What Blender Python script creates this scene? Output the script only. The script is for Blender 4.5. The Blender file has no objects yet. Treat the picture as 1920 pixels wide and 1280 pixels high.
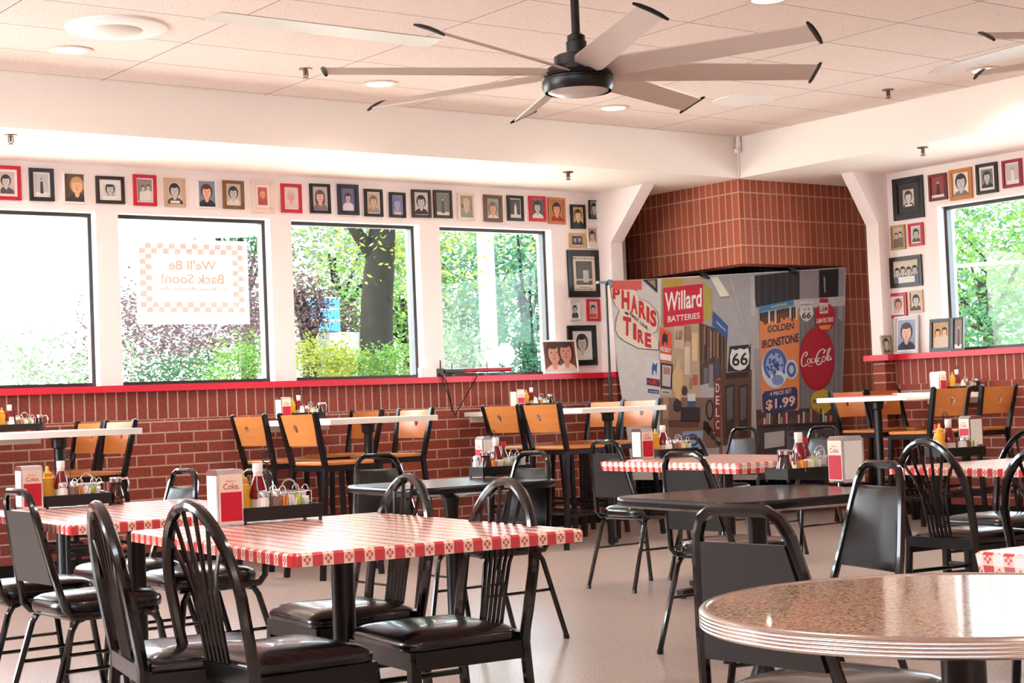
import bpy, math, random
from mathutils import Vector, Matrix
PI=math.pi; rad=math.radians
random.seed(7)
S=bpy.context.scene; COL=S.collection
# ------------------------------------------------------------------ camera
F=3109.85; YAW=.64306; PIT=-.03803; ROL=-.0404; CAMH=1.10
def _cam():
    cy,sy=math.cos(YAW),math.sin(YAW);cp,sp=math.cos(PIT),math.sin(PIT);cr,sr=math.cos(ROL),math.sin(ROL)
    B=Matrix(((1,0,0),(0,0,-1),(0,1,0)))
    Y=Matrix(((cy,-sy,0),(sy,cy,0),(0,0,1)))
    P=Matrix(((1,0,0),(0,cp,-sp),(0,sp,cp)))
    R=Matrix(((cr,-sr,0),(sr,cr,0),(0,0,1)))
    return R@P@B@Y
CM=_cam(); CMT=CM.transposed()
cd=bpy.data.cameras.new('camera'); cam=bpy.data.objects.new('camera',cd); COL.objects.link(cam)
cd.sensor_width=36; cd.lens=F/1920*36; cd.clip_end=500
_r,_d,_f=CM[0],CM[1],CM[2]
cam.matrix_world=Matrix(((_r[0],-_d[0],-_f[0],0),(_r[1],-_d[1],-_f[1],0),(_r[2],-_d[2],-_f[2],CAMH),(0,0,0,1)))
S.camera=cam
def ray(px,py): return CMT@Vector(((px-960)/F,(py-640)/F,1))
def onz(px,py,z): d=ray(px,py); t=(z-CAMH)/d.z; return Vector((d.x*t,d.y*t,z))
def ony(px,py,y): d=ray(px,py); t=y/d.y; return Vector((d.x*t,y,CAMH+d.z*t))
def onx(px,py,x): d=ray(px,py); t=x/d.x; return Vector((x,d.y*t,CAMH+d.z*t))
def proj(v):
    c=CM@(Vector(v)-Vector((0,0,CAMH))); return 960+F*c.x/c.z,640+F*c.y/c.z
def on_line(p,d,px):
    "point on the horizontal line p+u*d that shows at image column px"
    lo,hi=-3.,3.
    s0=proj(p+d*lo)[0]<proj(p+d*hi)[0]
    for _ in range(50):
        m=(lo+hi)/2
        if (proj(p+d*m)[0]<px)==s0: lo=m
        else: hi=m
    return p+d*lo
# ------------------------------------------------------------------ materials
def nt(name):
    m=bpy.data.materials.new(name); m.use_nodes=True; t=m.node_tree
    return m,t,t.nodes['Principled BSDF']
def s2l(c): return tuple(((v/255)/12.92 if v/255<.04045 else ((v/255+.055)/1.055)**2.4) for v in c)+(1,)
_mc={}
def mat(name,rgb,rough=.5,metal=0,spec=.5,coat=0,emit=0,bump=0,bscale=80,noise=0,nscale=20,trans=0,ior=1.45,sheen=0):
    if name in _mc: return _mc[name]
    m,t,b=nt(name); c=s2l(rgb)
    b.inputs['Base Color'].default_value=c; b.inputs['Roughness'].default_value=rough; b.inputs['Metallic'].default_value=metal
    b.inputs['Specular IOR Level'].default_value=spec; b.inputs['Coat Weight'].default_value=coat
    b.inputs['IOR'].default_value=ior; b.inputs['Transmission Weight'].default_value=trans
    if emit: b.inputs['Emission Color'].default_value=c; b.inputs['Emission Strength'].default_value=emit
    if bump or noise:
        tc=t.nodes.new('ShaderNodeTexCoord')
    if noise:
        n=t.nodes.new('ShaderNodeTexNoise'); n.inputs['Scale'].default_value=nscale; n.inputs['Detail'].default_value=4
        t.links.new(tc.outputs['Object'],n.inputs['Vector'])
        mx=t.nodes.new('ShaderNodeMix'); mx.data_type='RGBA'
        mx.inputs[6].default_value=tuple(v*(1-noise) for v in c[:3])+(1,); mx.inputs[7].default_value=tuple(min(1,v*(1+noise)) for v in c[:3])+(1,)
        t.links.new(n.outputs['Fac'],mx.inputs[0]); t.links.new(mx.outputs[2],b.inputs['Base Color'])
    if bump:
        n2=t.nodes.new('ShaderNodeTexNoise'); n2.inputs['Scale'].default_value=bscale; n2.inputs['Detail'].default_value=3
        t.links.new(tc.outputs['Object'],n2.inputs['Vector'])
        bp=t.nodes.new('ShaderNodeBump'); bp.inputs['Strength'].default_value=bump; bp.inputs['Distance'].default_value=.01
        t.links.new(n2.outputs['Fac'],bp.inputs['Height']); t.links.new(bp.outputs['Normal'],b.inputs['Normal'])
    _mc[name]=m; return m
def mth(t,op,a,b=None,c=None):
    n=t.nodes.new('ShaderNodeMath'); n.operation=op
    for i,v in enumerate((a,b,c)):
        if v is None: continue
        if isinstance(v,(int,float)): n.inputs[i].default_value=v
        else: t.links.new(v,n.inputs[i])
    return n.outputs[0]
def mixc(t,f,a,b):
    n=t.nodes.new('ShaderNodeMix'); n.data_type='RGBA'
    for i,v in ((0,f),(6,a),(7,b)):
        if isinstance(v,(tuple,float,int)): n.inputs[i].default_value=v
        else: t.links.new(v,n.inputs[i])
    return n.outputs[2]
def brickmat(name,ax,ay,bw,bh,offset,c1,c2,cm,mort=.006,rough=.75,bump=.4,ox=0,oy=0):
    m,t,b=nt(name)
    tc=t.nodes.new('ShaderNodeTexCoord'); sp=t.nodes.new('ShaderNodeSeparateXYZ'); cb=t.nodes.new('ShaderNodeCombineXYZ')
    t.links.new(tc.outputs['Object'],sp.inputs[0])
    t.links.new(mth(t,'ADD',sp.outputs[ax],ox),cb.inputs[0]); t.links.new(mth(t,'ADD',sp.outputs[ay],oy),cb.inputs[1])
    k=t.nodes.new('ShaderNodeTexBrick'); k.offset=offset; k.offset_frequency=2; k.squash=1
    t.links.new(cb.outputs[0],k.inputs['Vector'])
    k.inputs['Scale'].default_value=1; k.inputs['Mortar Size'].default_value=mort; k.inputs['Mortar Smooth'].default_value=.1
    k.inputs['Brick Width'].default_value=bw; k.inputs['Row Height'].default_value=bh; k.inputs['Bias'].default_value=0
    k.inputs['Color1'].default_value=s2l(c1); k.inputs['Color2'].default_value=s2l(c2); k.inputs['Mortar'].default_value=s2l(cm)
    n=t.nodes.new('ShaderNodeTexNoise'); n.inputs['Scale'].default_value=60; n.inputs['Detail'].default_value=5; n.inputs['Roughness'].default_value=.7
    t.links.new(tc.outputs['Object'],n.inputs['Vector'])
    mx=t.nodes.new('ShaderNodeMix'); mx.data_type='RGBA'; mx.blend_type='MULTIPLY'; mx.inputs[0].default_value=.55
    t.links.new(k.outputs['Color'],mx.inputs[6])
    rp=t.nodes.new('ShaderNodeValToRGB'); rp.color_ramp.elements[0].position=.3; rp.color_ramp.elements[0].color=(.45,.45,.45,1); rp.color_ramp.elements[1].position=.65; rp.color_ramp.elements[1].color=(1.1,1.1,1.1,1)
    t.links.new(n.outputs['Fac'],rp.inputs[0]); t.links.new(rp.outputs[0],mx.inputs[7])
    t.links.new(mx.outputs[2],b.inputs['Base Color']); b.inputs['Roughness'].default_value=rough; b.inputs['Specular IOR Level'].default_value=.3
    bp=t.nodes.new('ShaderNodeBump'); bp.inputs['Strength'].default_value=bump; bp.inputs['Distance'].default_value=.004; bp.invert=True
    h=mth(t,'SUBTRACT',k.outputs['Fac'],mth(t,'MULTIPLY',n.outputs['Fac'],.3))
    t.links.new(h,bp.inputs['Height']); t.links.new(bp.outputs['Normal'],b.inputs['Normal'])
    return m
B1c,B2c,BMc=(158,76,60),(140,64,52),(200,166,148)
M_brickX=brickmat('brick_running_x',0,2,.236,.083,.5,B1c,B2c,BMc)
M_brickY=brickmat('brick_running_y',1,2,.236,.083,.5,B1c,B2c,BMc)
M_soldX=brickmat('brick_soldier_x',2,0,.24,.083,0,B1c,B2c,BMc,oy=.02,ox=-1.095)
M_soldY=brickmat('brick_soldier_y',2,1,.24,.083,0,B1c,B2c,BMc,ox=-1.135)
M_hoodX=brickmat('brick_hood_x',2,0,.235,.083,0,(178,94,68),(160,80,58),(200,160,136),ox=-2.26+.07)
M_hoodY=brickmat('brick_hood_y',2,1,.235,.083,0,(178,94,68),(160,80,58),(200,160,136),ox=-2.26+.07)
M_dark_sold=brickmat('brick_firebox',2,0,.24,.083,0,(44,44,56),(36,38,50),(90,94,110))
def speck(name,base,dots,scale,thr,rough,bump=0,d2=None):
    m,t,b=nt(name); tc=t.nodes.new('ShaderNodeTexCoord'); n=t.nodes.new('ShaderNodeTexNoise')
    n.inputs['Scale'].default_value=scale; n.inputs['Detail'].default_value=3; n.inputs['Roughness'].default_value=.7
    t.links.new(tc.outputs['Object'],n.inputs['Vector'])
    rp=t.nodes.new('ShaderNodeValToRGB'); e=rp.color_ramp.elements
    e[0].position=thr-.06; e[0].color=s2l(dots); e[1].position=thr; e[1].color=s2l(base)
    if d2: q=e.new(.66); q.color=s2l(base); q=e.new(.72); q.color=s2l(d2)
    t.links.new(n.outputs['Fac'],rp.inputs[0]); t.links.new(rp.outputs[0],b.inputs['Base Color'])
    b.inputs['Roughness'].default_value=rough
    if bump:
        bp=t.nodes.new('ShaderNodeBump'); bp.inputs['Strength'].default_value=bump; bp.inputs['Distance'].default_value=.003
        t.links.new(n.outputs['Fac'],bp.inputs['Height']); t.links.new(bp.outputs['Normal'],b.inputs['Normal'])
    return m
M_floor=speck('floor_epoxy',(186,168,158),(136,118,108),110,.44,.24,.1,(206,194,186))
M_granite=speck('granite_laminate',(196,166,142),(120,92,76),190,.5,.07,0,(214,192,174))
def tilemat():
    m,t,b=nt('ceiling_tiles'); tc=t.nodes.new('ShaderNodeTexCoord')
    mp=t.nodes.new('ShaderNodeMapping'); mp.inputs['Location'].default_value=(.42,.02,0); t.links.new(tc.outputs['Object'],mp.inputs[0])
    k=t.nodes.new('ShaderNodeTexBrick'); k.offset=0; t.links.new(mp.outputs[0],k.inputs['Vector'])
    k.inputs['Scale'].default_value=1; k.inputs['Brick Width'].default_value=1.22; k.inputs['Row Height'].default_value=.61
    k.inputs['Mortar Size'].default_value=.0035; k.inputs['Mortar Smooth'].default_value=0; k.inputs['Bias'].default_value=0
    k.inputs['Color1'].default_value=s2l((240,224,216)); k.inputs['Color2'].default_value=s2l((234,217,208)); k.inputs['Mortar'].default_value=s2l((120,100,92))
    n=t.nodes.new('ShaderNodeTexNoise'); n.inputs['Scale'].default_value=75; n.inputs['Detail'].default_value=4; t.links.new(tc.outputs['Object'],n.inputs['Vector'])
    f=mth(t,'LESS_THAN',n.outputs['Fac'],.36)
    c=mixc(t,mth(t,'MULTIPLY',f,.75),k.outputs['Color'],s2l((186,168,160)))
    t.links.new(c,b.inputs['Base Color']); b.inputs['Roughness'].default_value=.9; b.inputs['Specular IOR Level'].default_value=.2
    return m
M_tile=tilemat()
def gingham():
    m,t,b=nt('gingham_vinyl'); uv=t.nodes.new('ShaderNodeUVMap'); sp=t.nodes.new('ShaderNodeSeparateXYZ'); t.links.new(uv.outputs[0],sp.inputs[0])
    fx=mth(t,'FRACT',sp.outputs[0]); fy=mth(t,'FRACT',sp.outputs[1])
    gx=mth(t,'LESS_THAN',fx,.5); gy=mth(t,'LESS_THAN',fy,.5)
    def loc(f,g): # local coordinate inside the half cell, -1..1, absolute
        a=mth(t,'FRACT',mth(t,'MULTIPLY',f,2)); return mth(t,'ABSOLUTE',mth(t,'SUBTRACT',mth(t,'MULTIPLY',a,2),1))
    a=loc(fx,gx); c=loc(fy,gy)
    def circ(x0,y0,r): 
        dx=mth(t,'SUBTRACT',a,x0); dy=mth(t,'SUBTRACT',c,y0)
        return mth(t,'LESS_THAN',mth(t,'ADD',mth(t,'MULTIPLY',dx,dx),mth(t,'MULTIPLY',dy,dy)),r*r)
    fl=mth(t,'MAXIMUM',circ(.45,0,.27),circ(0,.45,.27)); fl=mth(t,'MULTIPLY',fl,mth(t,'SUBTRACT',1,circ(0,0,.22)))
    red=s2l((208,62,66)); cream=s2l((240,206,186)); white=s2l((248,236,230))
    both=mth(t,'MULTIPLY',gx,gy); xor=mth(t,'ABSOLUTE',mth(t,'SUBTRACT',gx,gy))
    col=mixc(t,both,white,red)
    cc=mixc(t,mth(t,'MULTIPLY',fl,.9),cream,red); col=mixc(t,xor,col,cc)
    t.links.new(col,b.inputs['Base Color']); b.inputs['Roughness'].default_value=.17; b.inputs['Specular IOR Level'].default_value=.7
    return m
M_ging=gingham()
def woodmat(name,c1,c2,axis=1):
    m,t,b=nt(name); tc=t.nodes.new('ShaderNodeTexCoord'); mp=t.nodes.new('ShaderNodeMapping')
    sc=[14,14,14]; sc[axis]=1.6; mp.inputs['Scale'].default_value=sc; t.links.new(tc.outputs['Object'],mp.inputs[0])
    n=t.nodes.new('ShaderNodeTexNoise'); n.inputs['Scale'].default_value=3; n.inputs['Detail'].default_value=5; t.links.new(mp.outputs[0],n.inputs['Vector'])
    t.links.new(mixc(t,n.outputs['Fac'],s2l(c1),s2l(c2)),b.inputs['Base Color']); b.inputs['Roughness'].default_value=.32
    return m
M_wood=woodmat('maple_veneer',(192,112,54),(212,136,72))
M_black=mat('black_powder_coat',(13,11,11),.3)
M_gloss=mat('black_gloss_tube',(12,10,10),.14,coat=.4)
M_vinyl=mat('black_vinyl',(14,14,17),.22,coat=.35,bump=.05,bscale=300)
M_pad=mat('black_vinyl_pad',(30,27,27),.4,bump=.06,bscale=260)
M_white=mat('white_paint',(240,232,228),.55)
M_wall=mat('wall_paint',(246,232,228),.6)
M_beam=mat('beam_paint',(248,238,230),.6)
M_red=mat('red_sill_paint',(214,44,64),.35)
M_alu=mat('dark_window_frame',(52,54,56),.4,.3)
M_chrome=mat('chrome',(225,225,228),.12,1)
M_ribalu=mat('ribbed_aluminium',(215,205,200),.22,1)
M_lam=mat('white_laminate',(236,226,214),.35)
M_blacktop=mat('black_laminate',(24,22,24),.2,bump=.03,bscale=400)
M_napkin=mat('paper_white',(245,240,232),.9)
M_labelcream=mat('label_cream',(236,216,196),.5)
M_labelred=mat('label_red',(190,16,44),.45)
M_mustard=mat('mustard_plastic',(240,176,50),.3)
M_ketchup=mat('ketchup_red',(132,18,22),.12,coat=.5)
M_capwhite=mat('white_cap',(240,232,226),.4)
M_capred=mat('red_cap',(206,30,44),.35)
M_labelpaper=mat('bottle_label',(226,214,196),.6)
M_salt=mat('salt_white',(240,234,226),.5)
M_pepper=mat('pepper_brown',(120,96,78),.6)
M_syrup=mat('dark_syrup',(58,16,12),.08,coat=.6)
M_sauce=mat('hot_sauce',(96,28,18),.15,coat=.4)
M_orange=mat('orange_packets',(236,150,70),.5); M_green=mat('green_packets',(190,200,80),.5); M_bluep=mat('blue_packets',(170,196,214),.5); M_pkwhite=mat('white_packets',(240,236,230),.5)
M_ceram=mat('white_creamer_cups',(236,230,226),.35)
M_glow=mat('lamp_glow',(255,236,206),.5,emit=9)
M_grille=mat('speaker_grille',(214,200,192),.6)
M_brass=mat('sprinkler_metal',(120,96,80),.35,.8)
def glassmat():
    m=bpy.data.materials.new('window_glass'); m.use_nodes=True; t=m.node_tree; t.nodes.clear()
    o=t.nodes.new('ShaderNodeOutputMaterial'); mx=t.nodes.new('ShaderNodeMixShader'); tr=t.nodes.new('ShaderNodeBsdfTransparent'); g=t.nodes.new('ShaderNodeBsdfGlossy')
    tr.inputs[0].default_value=(.96,.985,.975,1); g.inputs['Roughness'].default_value=.02; mx.inputs[0].default_value=.012
    t.links.new(tr.outputs[0],mx.inputs[1]); t.links.new(g.outputs[0],mx.inputs[2]); t.links.new(mx.outputs[0],o.inputs[0]); return m
M_glass=glassmat()
M_clear=mat('clear_glass',(235,235,235),.05,trans=.0,spec=.8)
# ------------------------------------------------------------------ mesh builder
class MB:
    def __init__(s): s.v=[];s.f=[];s.m=[];s.uv={}
    def add(s,vs,fs,mi=0):
        o=len(s.v); s.v+= [tuple(v) for v in vs]
        for f in fs: s.f.append(tuple(i+o for i in f)); s.m.append(mi)
        return o
    def box(s,c,d,mi=0,R=None):
        x,y,z=(k/2 for k in d); c=Vector(c)
        vs=[Vector((a*x,b*y,e*z)) for a in(-1,1) for b in(-1,1) for e in(-1,1)]
        if R is not None: vs=[R@v for v in vs]
        s.add([v+c for v in vs],[(0,1,3,2),(4,6,7,5),(0,4,5,1),(2,3,7,6),(0,2,6,4),(1,5,7,3)],mi); return s
    def bar(s,p,q,w,h,mi=0,up=(0,0,1)):
        p=Vector(p);q=Vector(q);d=q-p;L=d.length;d.normalize();u=Vector(up)
        if abs(d.dot(u))>.98: u=Vector((1,0,0))
        sx=d.cross(u).normalized(); sz=sx.cross(d)
        R=Matrix((sx,d,sz)).transposed(); return s.box((p+q)/2,(w,L,h),mi,R)
    def tube(s,pts,r,n=8,closed=False,mi=0,cap=True,flat=1):
        P=[Vector(p) for p in pts]; N=len(P); rs=r if isinstance(r,(list,tuple)) else [r]*N
        T=[]
        for i in range(N):
            a=P[(i-1)%N] if (closed or i>0) else P[i]; b=P[(i+1)%N] if (closed or i<N-1) else P[i]
            T.append((b-a).normalized())
        u=Vector((0,0,1)) if abs(T[0].z)<.9 else Vector((1,0,0))
        nrm=(u-T[0]*u.dot(T[0])).normalized(); vs=[]
        for i in range(N):
            if i: 
                nrm=(nrm-T[i]*nrm.dot(T[i]))
                nrm=nrm.normalized() if nrm.length>1e-6 else Vector((1,0,0))
            bn=T[i].cross(nrm)
            for k in range(n):
                a=2*PI*k/n; vs.append(P[i]+(nrm*math.cos(a)*flat+bn*math.sin(a))*rs[i])
        fs=[]
        for i in range(N if closed else N-1):
            j=(i+1)%N
            for k in range(n): l=(k+1)%n; fs.append((i*n+k,i*n+l,j*n+l,j*n+k))
        if cap and not closed: fs.append(tuple(range(n-1,-1,-1))); fs.append(tuple((N-1)*n+k for k in range(n)))
        s.add(vs,fs,mi); return s
    def lathe(s,prof,n=20,c=(0,0,0),mi=0,capb=True,capt=True,sx=1,sy=1):
        vs=[];fs=[]
        for r,z in prof:
            for k in range(n): a=2*PI*k/n; vs.append((c[0]+r*math.cos(a)*sx,c[1]+r*math.sin(a)*sy,c[2]+z))
        for i in range(len(prof)-1):
            for k in range(n): l=(k+1)%n; fs.append((i*n+k,i*n+l,(i+1)*n+l,(i+1)*n+k))
        if capb: fs.append(tuple(range(n-1,-1,-1)))
        if capt: fs.append(tuple((len(prof)-1)*n+k for k in range(n)))
        s.add(vs,fs,mi); return s
    def prism(s,poly,z0,z1,mi=0,f=None):
        n=len(poly); g=f or (lambda x,y,z:(x,y,z))
        vs=[g(x,y,z0) for x,y in poly]+[g(x,y,z1) for x,y in poly]
        fs=[tuple(range(n-1,-1,-1)),tuple(range(n,2*n))]+[(i,(i+1)%n,n+(i+1)%n,n+i) for i in range(n)]
        s.add(vs,fs,mi); return s
    def stackrings(s,rings,mi=0):
        n=len(rings[0]); vs=[p for r in rings for p in r]; fs=[]
        for i in range(len(rings)-1):
            for k in range(n): l=(k+1)%n; fs.append((i*n+k,i*n+l,(i+1)*n+l,(i+1)*n+k))
        fs.append(tuple(range(n-1,-1,-1))); fs.append(tuple((len(rings)-1)*n+k for k in range(n)))
        s.add(vs,fs,mi); return s
    def build(s,name,mats,parent=None,smooth=True,loc=None,rz=0,ang=38):
        me=bpy.data.meshes.new(name); me.from_pydata(s.v,[],s.f)
        if not isinstance(mats,(list,tuple)): mats=[mats]
        for m in mats: me.materials.append(m)
        me.polygons.foreach_set('material_index',s.m)
        if smooth: me.shade_smooth(); me.set_sharp_from_angle(angle=rad(ang))
        me.update(); o=bpy.data.objects.new(name,me); COL.objects.link(o)
        if parent: o.parent=parent
        if loc is not None: o.location=loc
        if rz: o.rotation_euler=(0,0,rz)
        return o
def tag(o,label=None,cat=None,group=None,kind=None):
    if label: o['label']=label
    if cat: o['category']=cat
    if group: o['group']=group
    if kind: o['kind']=kind
    return o
def thing(name,label,cat,loc=(0,0,0),rz=0,group=None):
    o=bpy.data.objects.new(name,None); COL.objects.link(o); o.empty_display_size=.1
    o.location=loc; o.rotation_euler=(0,0,rz); return tag(o,label,cat,group)
def struct(o): o['kind']='structure'; return o
def copy_tree(o,parent=None):
    c=o.copy(); COL.objects.link(c); c.parent=parent
    for ch in list(KIDS.get(o.name,())): copy_tree(ch,c)
    return c
KIDS={}
def freeze(o):
    k=[c for c in bpy.data.objects if c.parent==o]; KIDS[o.name]=k
    for c in k: freeze(c)
PROTO={}
def proto(key,maker):
    if key not in PROTO: 
        o=maker(); freeze(o); PROTO[key]=[o,False]
    return PROTO[key]
def place(key,maker,loc,rz,label,group=None,cat=None):
    p=proto(key,maker)
    if not p[1]: o=p[0]; p[1]=True
    else: o=copy_tree(p[0])
    o.location=loc; o.rotation_euler=(0,0,rz); o['label']=label
    if group: o['group']=group
    if cat: o['category']=cat
    return o
# ---- text as flat polygons
_tc={}
def text2d(txt,bold=0,shear=0,space=1):
    k=(txt,bold,shear,space)
    if k in _tc: return _tc[k]
    c=bpy.data.curves.new('t','FONT'); c.body=txt; c.size=1; c.offset=bold; c.shear=shear; c.space_character=space; c.resolution_u=3
    o=bpy.data.objects.new('t',c); COL.objects.link(o)
    dg=bpy.context.evaluated_depsgraph_get(); me=bpy.data.meshes.new_from_object(o.evaluated_get(dg))
    vs=[(v.co.x,v.co.y) for v in me.vertices]; fs=[tuple(p.vertices) for p in me.polygons]
    bpy.data.objects.remove(o); bpy.data.curves.remove(c); bpy.data.meshes.remove(me)
    x0=min(v[0] for v in vs);x1=max(v[0] for v in vs);y0=min(v[1] for v in vs);y1=max(v[1] for v in vs)
    vs=[((x-x0)/(x1-x0),(y-y0)/(y1-y0)) for x,y in vs]; _tc[k]=(vs,fs,(x1-x0)/(y1-y0)); return _tc[k]
def addtext(mb,txt,quad,mi,bold=.0,shear=0):
    """quad: four 3-D corners bl,br,tr,tl; the text fills it"""
    vs,fs,_=text2d(txt,bold,shear); bl,br,tr,tl=[Vector(q) for q in quad]
    mb.add([(bl*(1-x)+br*x)*(1-y)+(tl*(1-x)+tr*x)*y for x,y in vs],fs,mi)
# ------------------------------------------------------------------ room
D=11.677; XR=11.5; SOF=3.01; CEIL=3.37; XB=10.36; YB=10.40
XL=-1.5; YN=-3.0; ZS=1.335; ZSR=1.38
def wquad(mb,axis,c,a0,a1,z0,z1,mi):
    if axis=='y': mb.add([(a0,c,z0),(a1,c,z0),(a1,c,z1),(a0,c,z1)],[(0,1,2,3)],mi)
    else: mb.add([(c,a0,z0),(c,a1,z0),(c,a1,z1),(c,a0,z1)],[(3,2,1,0)],mi)
mb=MB(); mb.box(((XL+13)/2,(YN+13.5)/2,-.05),(13-XL,13.5-YN,.1)); struct(mb.build('floor',M_floor))
mb=MB(); mb.box(((XL+XB)/2,(YN+YB)/2,CEIL+.05),(XB-XL,YB-YN,.1)); struct(mb.build('ceiling',M_tile))
# soffits (lower ceiling behind the beams) with their beam faces
mb=MB(); mb.box(((XL+13)/2,(YB+13)/2,(SOF+CEIL+.1)/2),(13-XL,13-YB,CEIL+.1-SOF)); struct(mb.build('trim_1',M_beam))
mb=MB(); mb.box(((XB+13)/2,(YN+YB)/2,(SOF+CEIL+.1)/2),(13-XB,YB-YN,CEIL+.1-SOF)); struct(mb.build('trim_2',M_beam))
# window wall
WX=[(3.60,4.926),(5.103,6.387),(6.58,7.814),(8.022,9.236)]; WX=[(1.9,3.40)]+WX   # first one lies outside the frame
WT=2.655; XE=9.77; WTH=.22
def wallwin(name,axis,c,wins,a0,a1,zs,wt,mb_b,mb_s,depth):
    mb=MB()
    def seg(p0,p1,z0,z1,mi):
        if axis=='y': mb.box(((p0+p1)/2,c+depth/2,(z0+z1)/2),(p1-p0,depth,z1-z0),mi)
        else: mb.box((c+depth/2,(p0+p1)/2,(z0+z1)/2),(depth,p1-p0,z1-z0),mi)
    zb=zs-.24
    seg(a0,a1,0,zb,1); seg(a0,a1,zb,zs-.012,2); seg(a0,a1,wt,SOF,0)
    e=a0
    for p0,p1 in wins: seg(e,p0,zs-.012,wt,0); e=p1
    seg(e,a1,zs-.012,wt,0)
    return struct(mb.build(name,[M_wall,mb_b,mb_s],smooth=False))
wallwin('wall_left','y',D,WX,XL,XE+.02,ZS,WT,M_brickX,M_soldX,WTH)
RWY=[(6.4,9.17)]
wallwin('wall_right','x',XR,RWY,YN,9.72,ZSR,2.655,M_brickY,M_soldY,WTH)
y1=onx(1146,480,XE).y
mb=MB(); mb.box(((XL+9.79)/2,D+.05,ZS-.0),(9.79-XL,.24,.05)); mb.box((9.83,(y1-.04+D)/2+.03,ZS),(.2,D-y1+.1,.05)); struct(mb.build('trim_3',M_red,smooth=False))          # red sill, window wall
wallwin('wall_side','x',XL,[(7.6,10.7)],YN-.1,D+.2,.9,2.7,M_brickY,M_soldY,-.14)
mb=MB(); mb.box(((XL+XR)/2,YN-.06,1.6),(XR-XL+.3,.12,3.6)); struct(mb.build('wall_back',M_wall))
x1=ony(1648,450,9.71).x
mb=MB(); mb.box((XR+.05,(YN+9.72)/2,ZSR),(.24,9.72-YN,.05)); mb.box(((x1-.09+XR)/2+.03,9.75,ZSR),(XR-x1+.12,.28,.05)); struct(mb.build('trim_4',M_red,smooth=False))
mb=MB(); mb.box(((XL+XE)/2,D-.008,.05),(XE-XL,.016,.1)); struct(mb.build('baseboard_left',M_black))
mb=MB(); mb.box((XR-.008,(YN+9.7)/2,.05),(.016,9.7-YN,.1)); struct(mb.build('baseboard_right',M_black))
def window(n,axis,c,p0,p1,z0,z1,off=.1):
    w=.028; fr=MB()
    g=MB()
    if axis=='y':
        for x in (p0+w/2,p1-w/2): fr.box((x,c+off+.02,(z0+z1)/2),(w,.06,z1-z0))
        for z in (z0+w/2,z1-w/2): fr.box(((p0+p1)/2,c+off+.02,z),(p1-p0,.058,w))
        g.box(((p0+p1)/2,c+off+.03,(z0+z1)/2),(p1-p0-.04,.006,z1-z0-.04))
    else:
        for y in (p0+w/2,p1-w/2): fr.box((c+off+.02,y,(z0+z1)/2),(.06,w,z1-z0))
        for z in (z0+w/2,z1-w/2): fr.box((c+off+.02,(p0+p1)/2,z),(.058,p1-p0,w))
        g.box((c+off+.03,(p0+p1)/2,(z0+z1)/2),(.006,p1-p0-.04,z1-z0-.04))
    o=struct(fr.build('window_%d'%n,M_alu)); p=g.build('pane',M_glass,o,smooth=False); 
for i,(a,b) in enumerate(WX): window(i+1,'y',D,a,b,ZS+.025,WT)
window(len(WX)+1,'x',XR,*RWY[0],ZSR+.025,2.655)
SWY=[(7.6,10.7)]       # windows of the side wall, to the left of the frame
for i,(a,b) in enumerate(SWY): window(len(WX)+2+i,'x',XL-.14,a,b,.9,2.7)
# white haunched stubs either side of the fireplace
def haunch(name,pts,f,t0,t1):
    mb=MB(); mb.prism(pts,t0,t1,0,f); return struct(mb.build(name,M_wall,smooth=False))
y1=onx(1146,480,XE).y; yt=onx(1205,356,XE).y; zk=onx(1146,455,XE).z
haunch('trim_5',[(D,ZS+.02),(y1,ZS+.02),(y1,zk),(yt,SOF),(D,SOF)],lambda a,z,t:(t,a,z),XE,XE+.14)
x1=ony(1648,450,9.71).x; xt=ony(1600,335,9.71).x; zk2=ony(1648,420,9.71).z
mb=MB(); mb.box((XE+.07,(y1+D)/2,(ZS-.02)/2),(.14,D-y1,ZS-.02)); struct(mb.build('trim_7',M_brickY,smooth=False))
mb=MB(); mb.box(((x1+XR)/2,9.78,(ZSR-.02)/2),(XR-x1,.14,ZSR-.02)); struct(mb.build('trim_8',M_brickX,smooth=False))
mb=MB(); mb.box((11.85,9.85,1.5),(.7,.1,3.02)); mb.box((12.17,10.15,1.5),(.06,.58,3.02)); mb.box((10.0,11.86,1.5),(.46,.1,3.02)); struct(mb.build('trim_9',M_wall,smooth=False))
haunch('trim_6',[(XR,ZSR+.02),(x1,ZSR+.02),(x1,zk2),(xt,SOF),(XR,SOF)],lambda a,z,t:(a,t,z),9.71,9.85)
# ------------------------------------------------------------------ brick corner fireplace
fp=thing('brick_fireplace','corner fireplace of tall upright red bricks with a jutting hood behind the printed banner','fireplace',(10.4,10.45,0))
def fpb(mb,name,mats,par=None): 
    o=mb.build(name,mats,None,smooth=False); o.parent=par or fp; o.matrix_parent_inverse=Matrix.Translation((-10.4,-10.45,0)); return o
HX,HY,HB=10.40,10.45,2.262
mb=MB()   # hood: L of two deep lintels
wt=.25
mb.add([(HX,HY,HB),(HX,12.2,HB-.03),(HX,12.2,SOF),(HX,HY,SOF)],[(0,1,2,3)][::1],1)
mb.f[-1]=tuple(reversed(mb.f[-1])) if False else mb.f[-1]
mb.add([(HX,HY,HB),(12.6,HY,HB),(12.6,HY,SOF),(HX,HY,SOF)],[(0,1,2,3)],0)
mb.add([(HX+wt,HY+wt,HB),(12.6,HY+wt,HB),(12.6,HY+wt,SOF),(HX+wt,HY+wt,SOF)],[(3,2,1,0)],0)
mb.add([(HX+wt,HY+wt,HB),(HX+wt,12.2,HB-.03),(HX+wt,12.2,SOF),(HX+wt,HY+wt,SOF)],[(3,2,1,0)],1)
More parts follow.
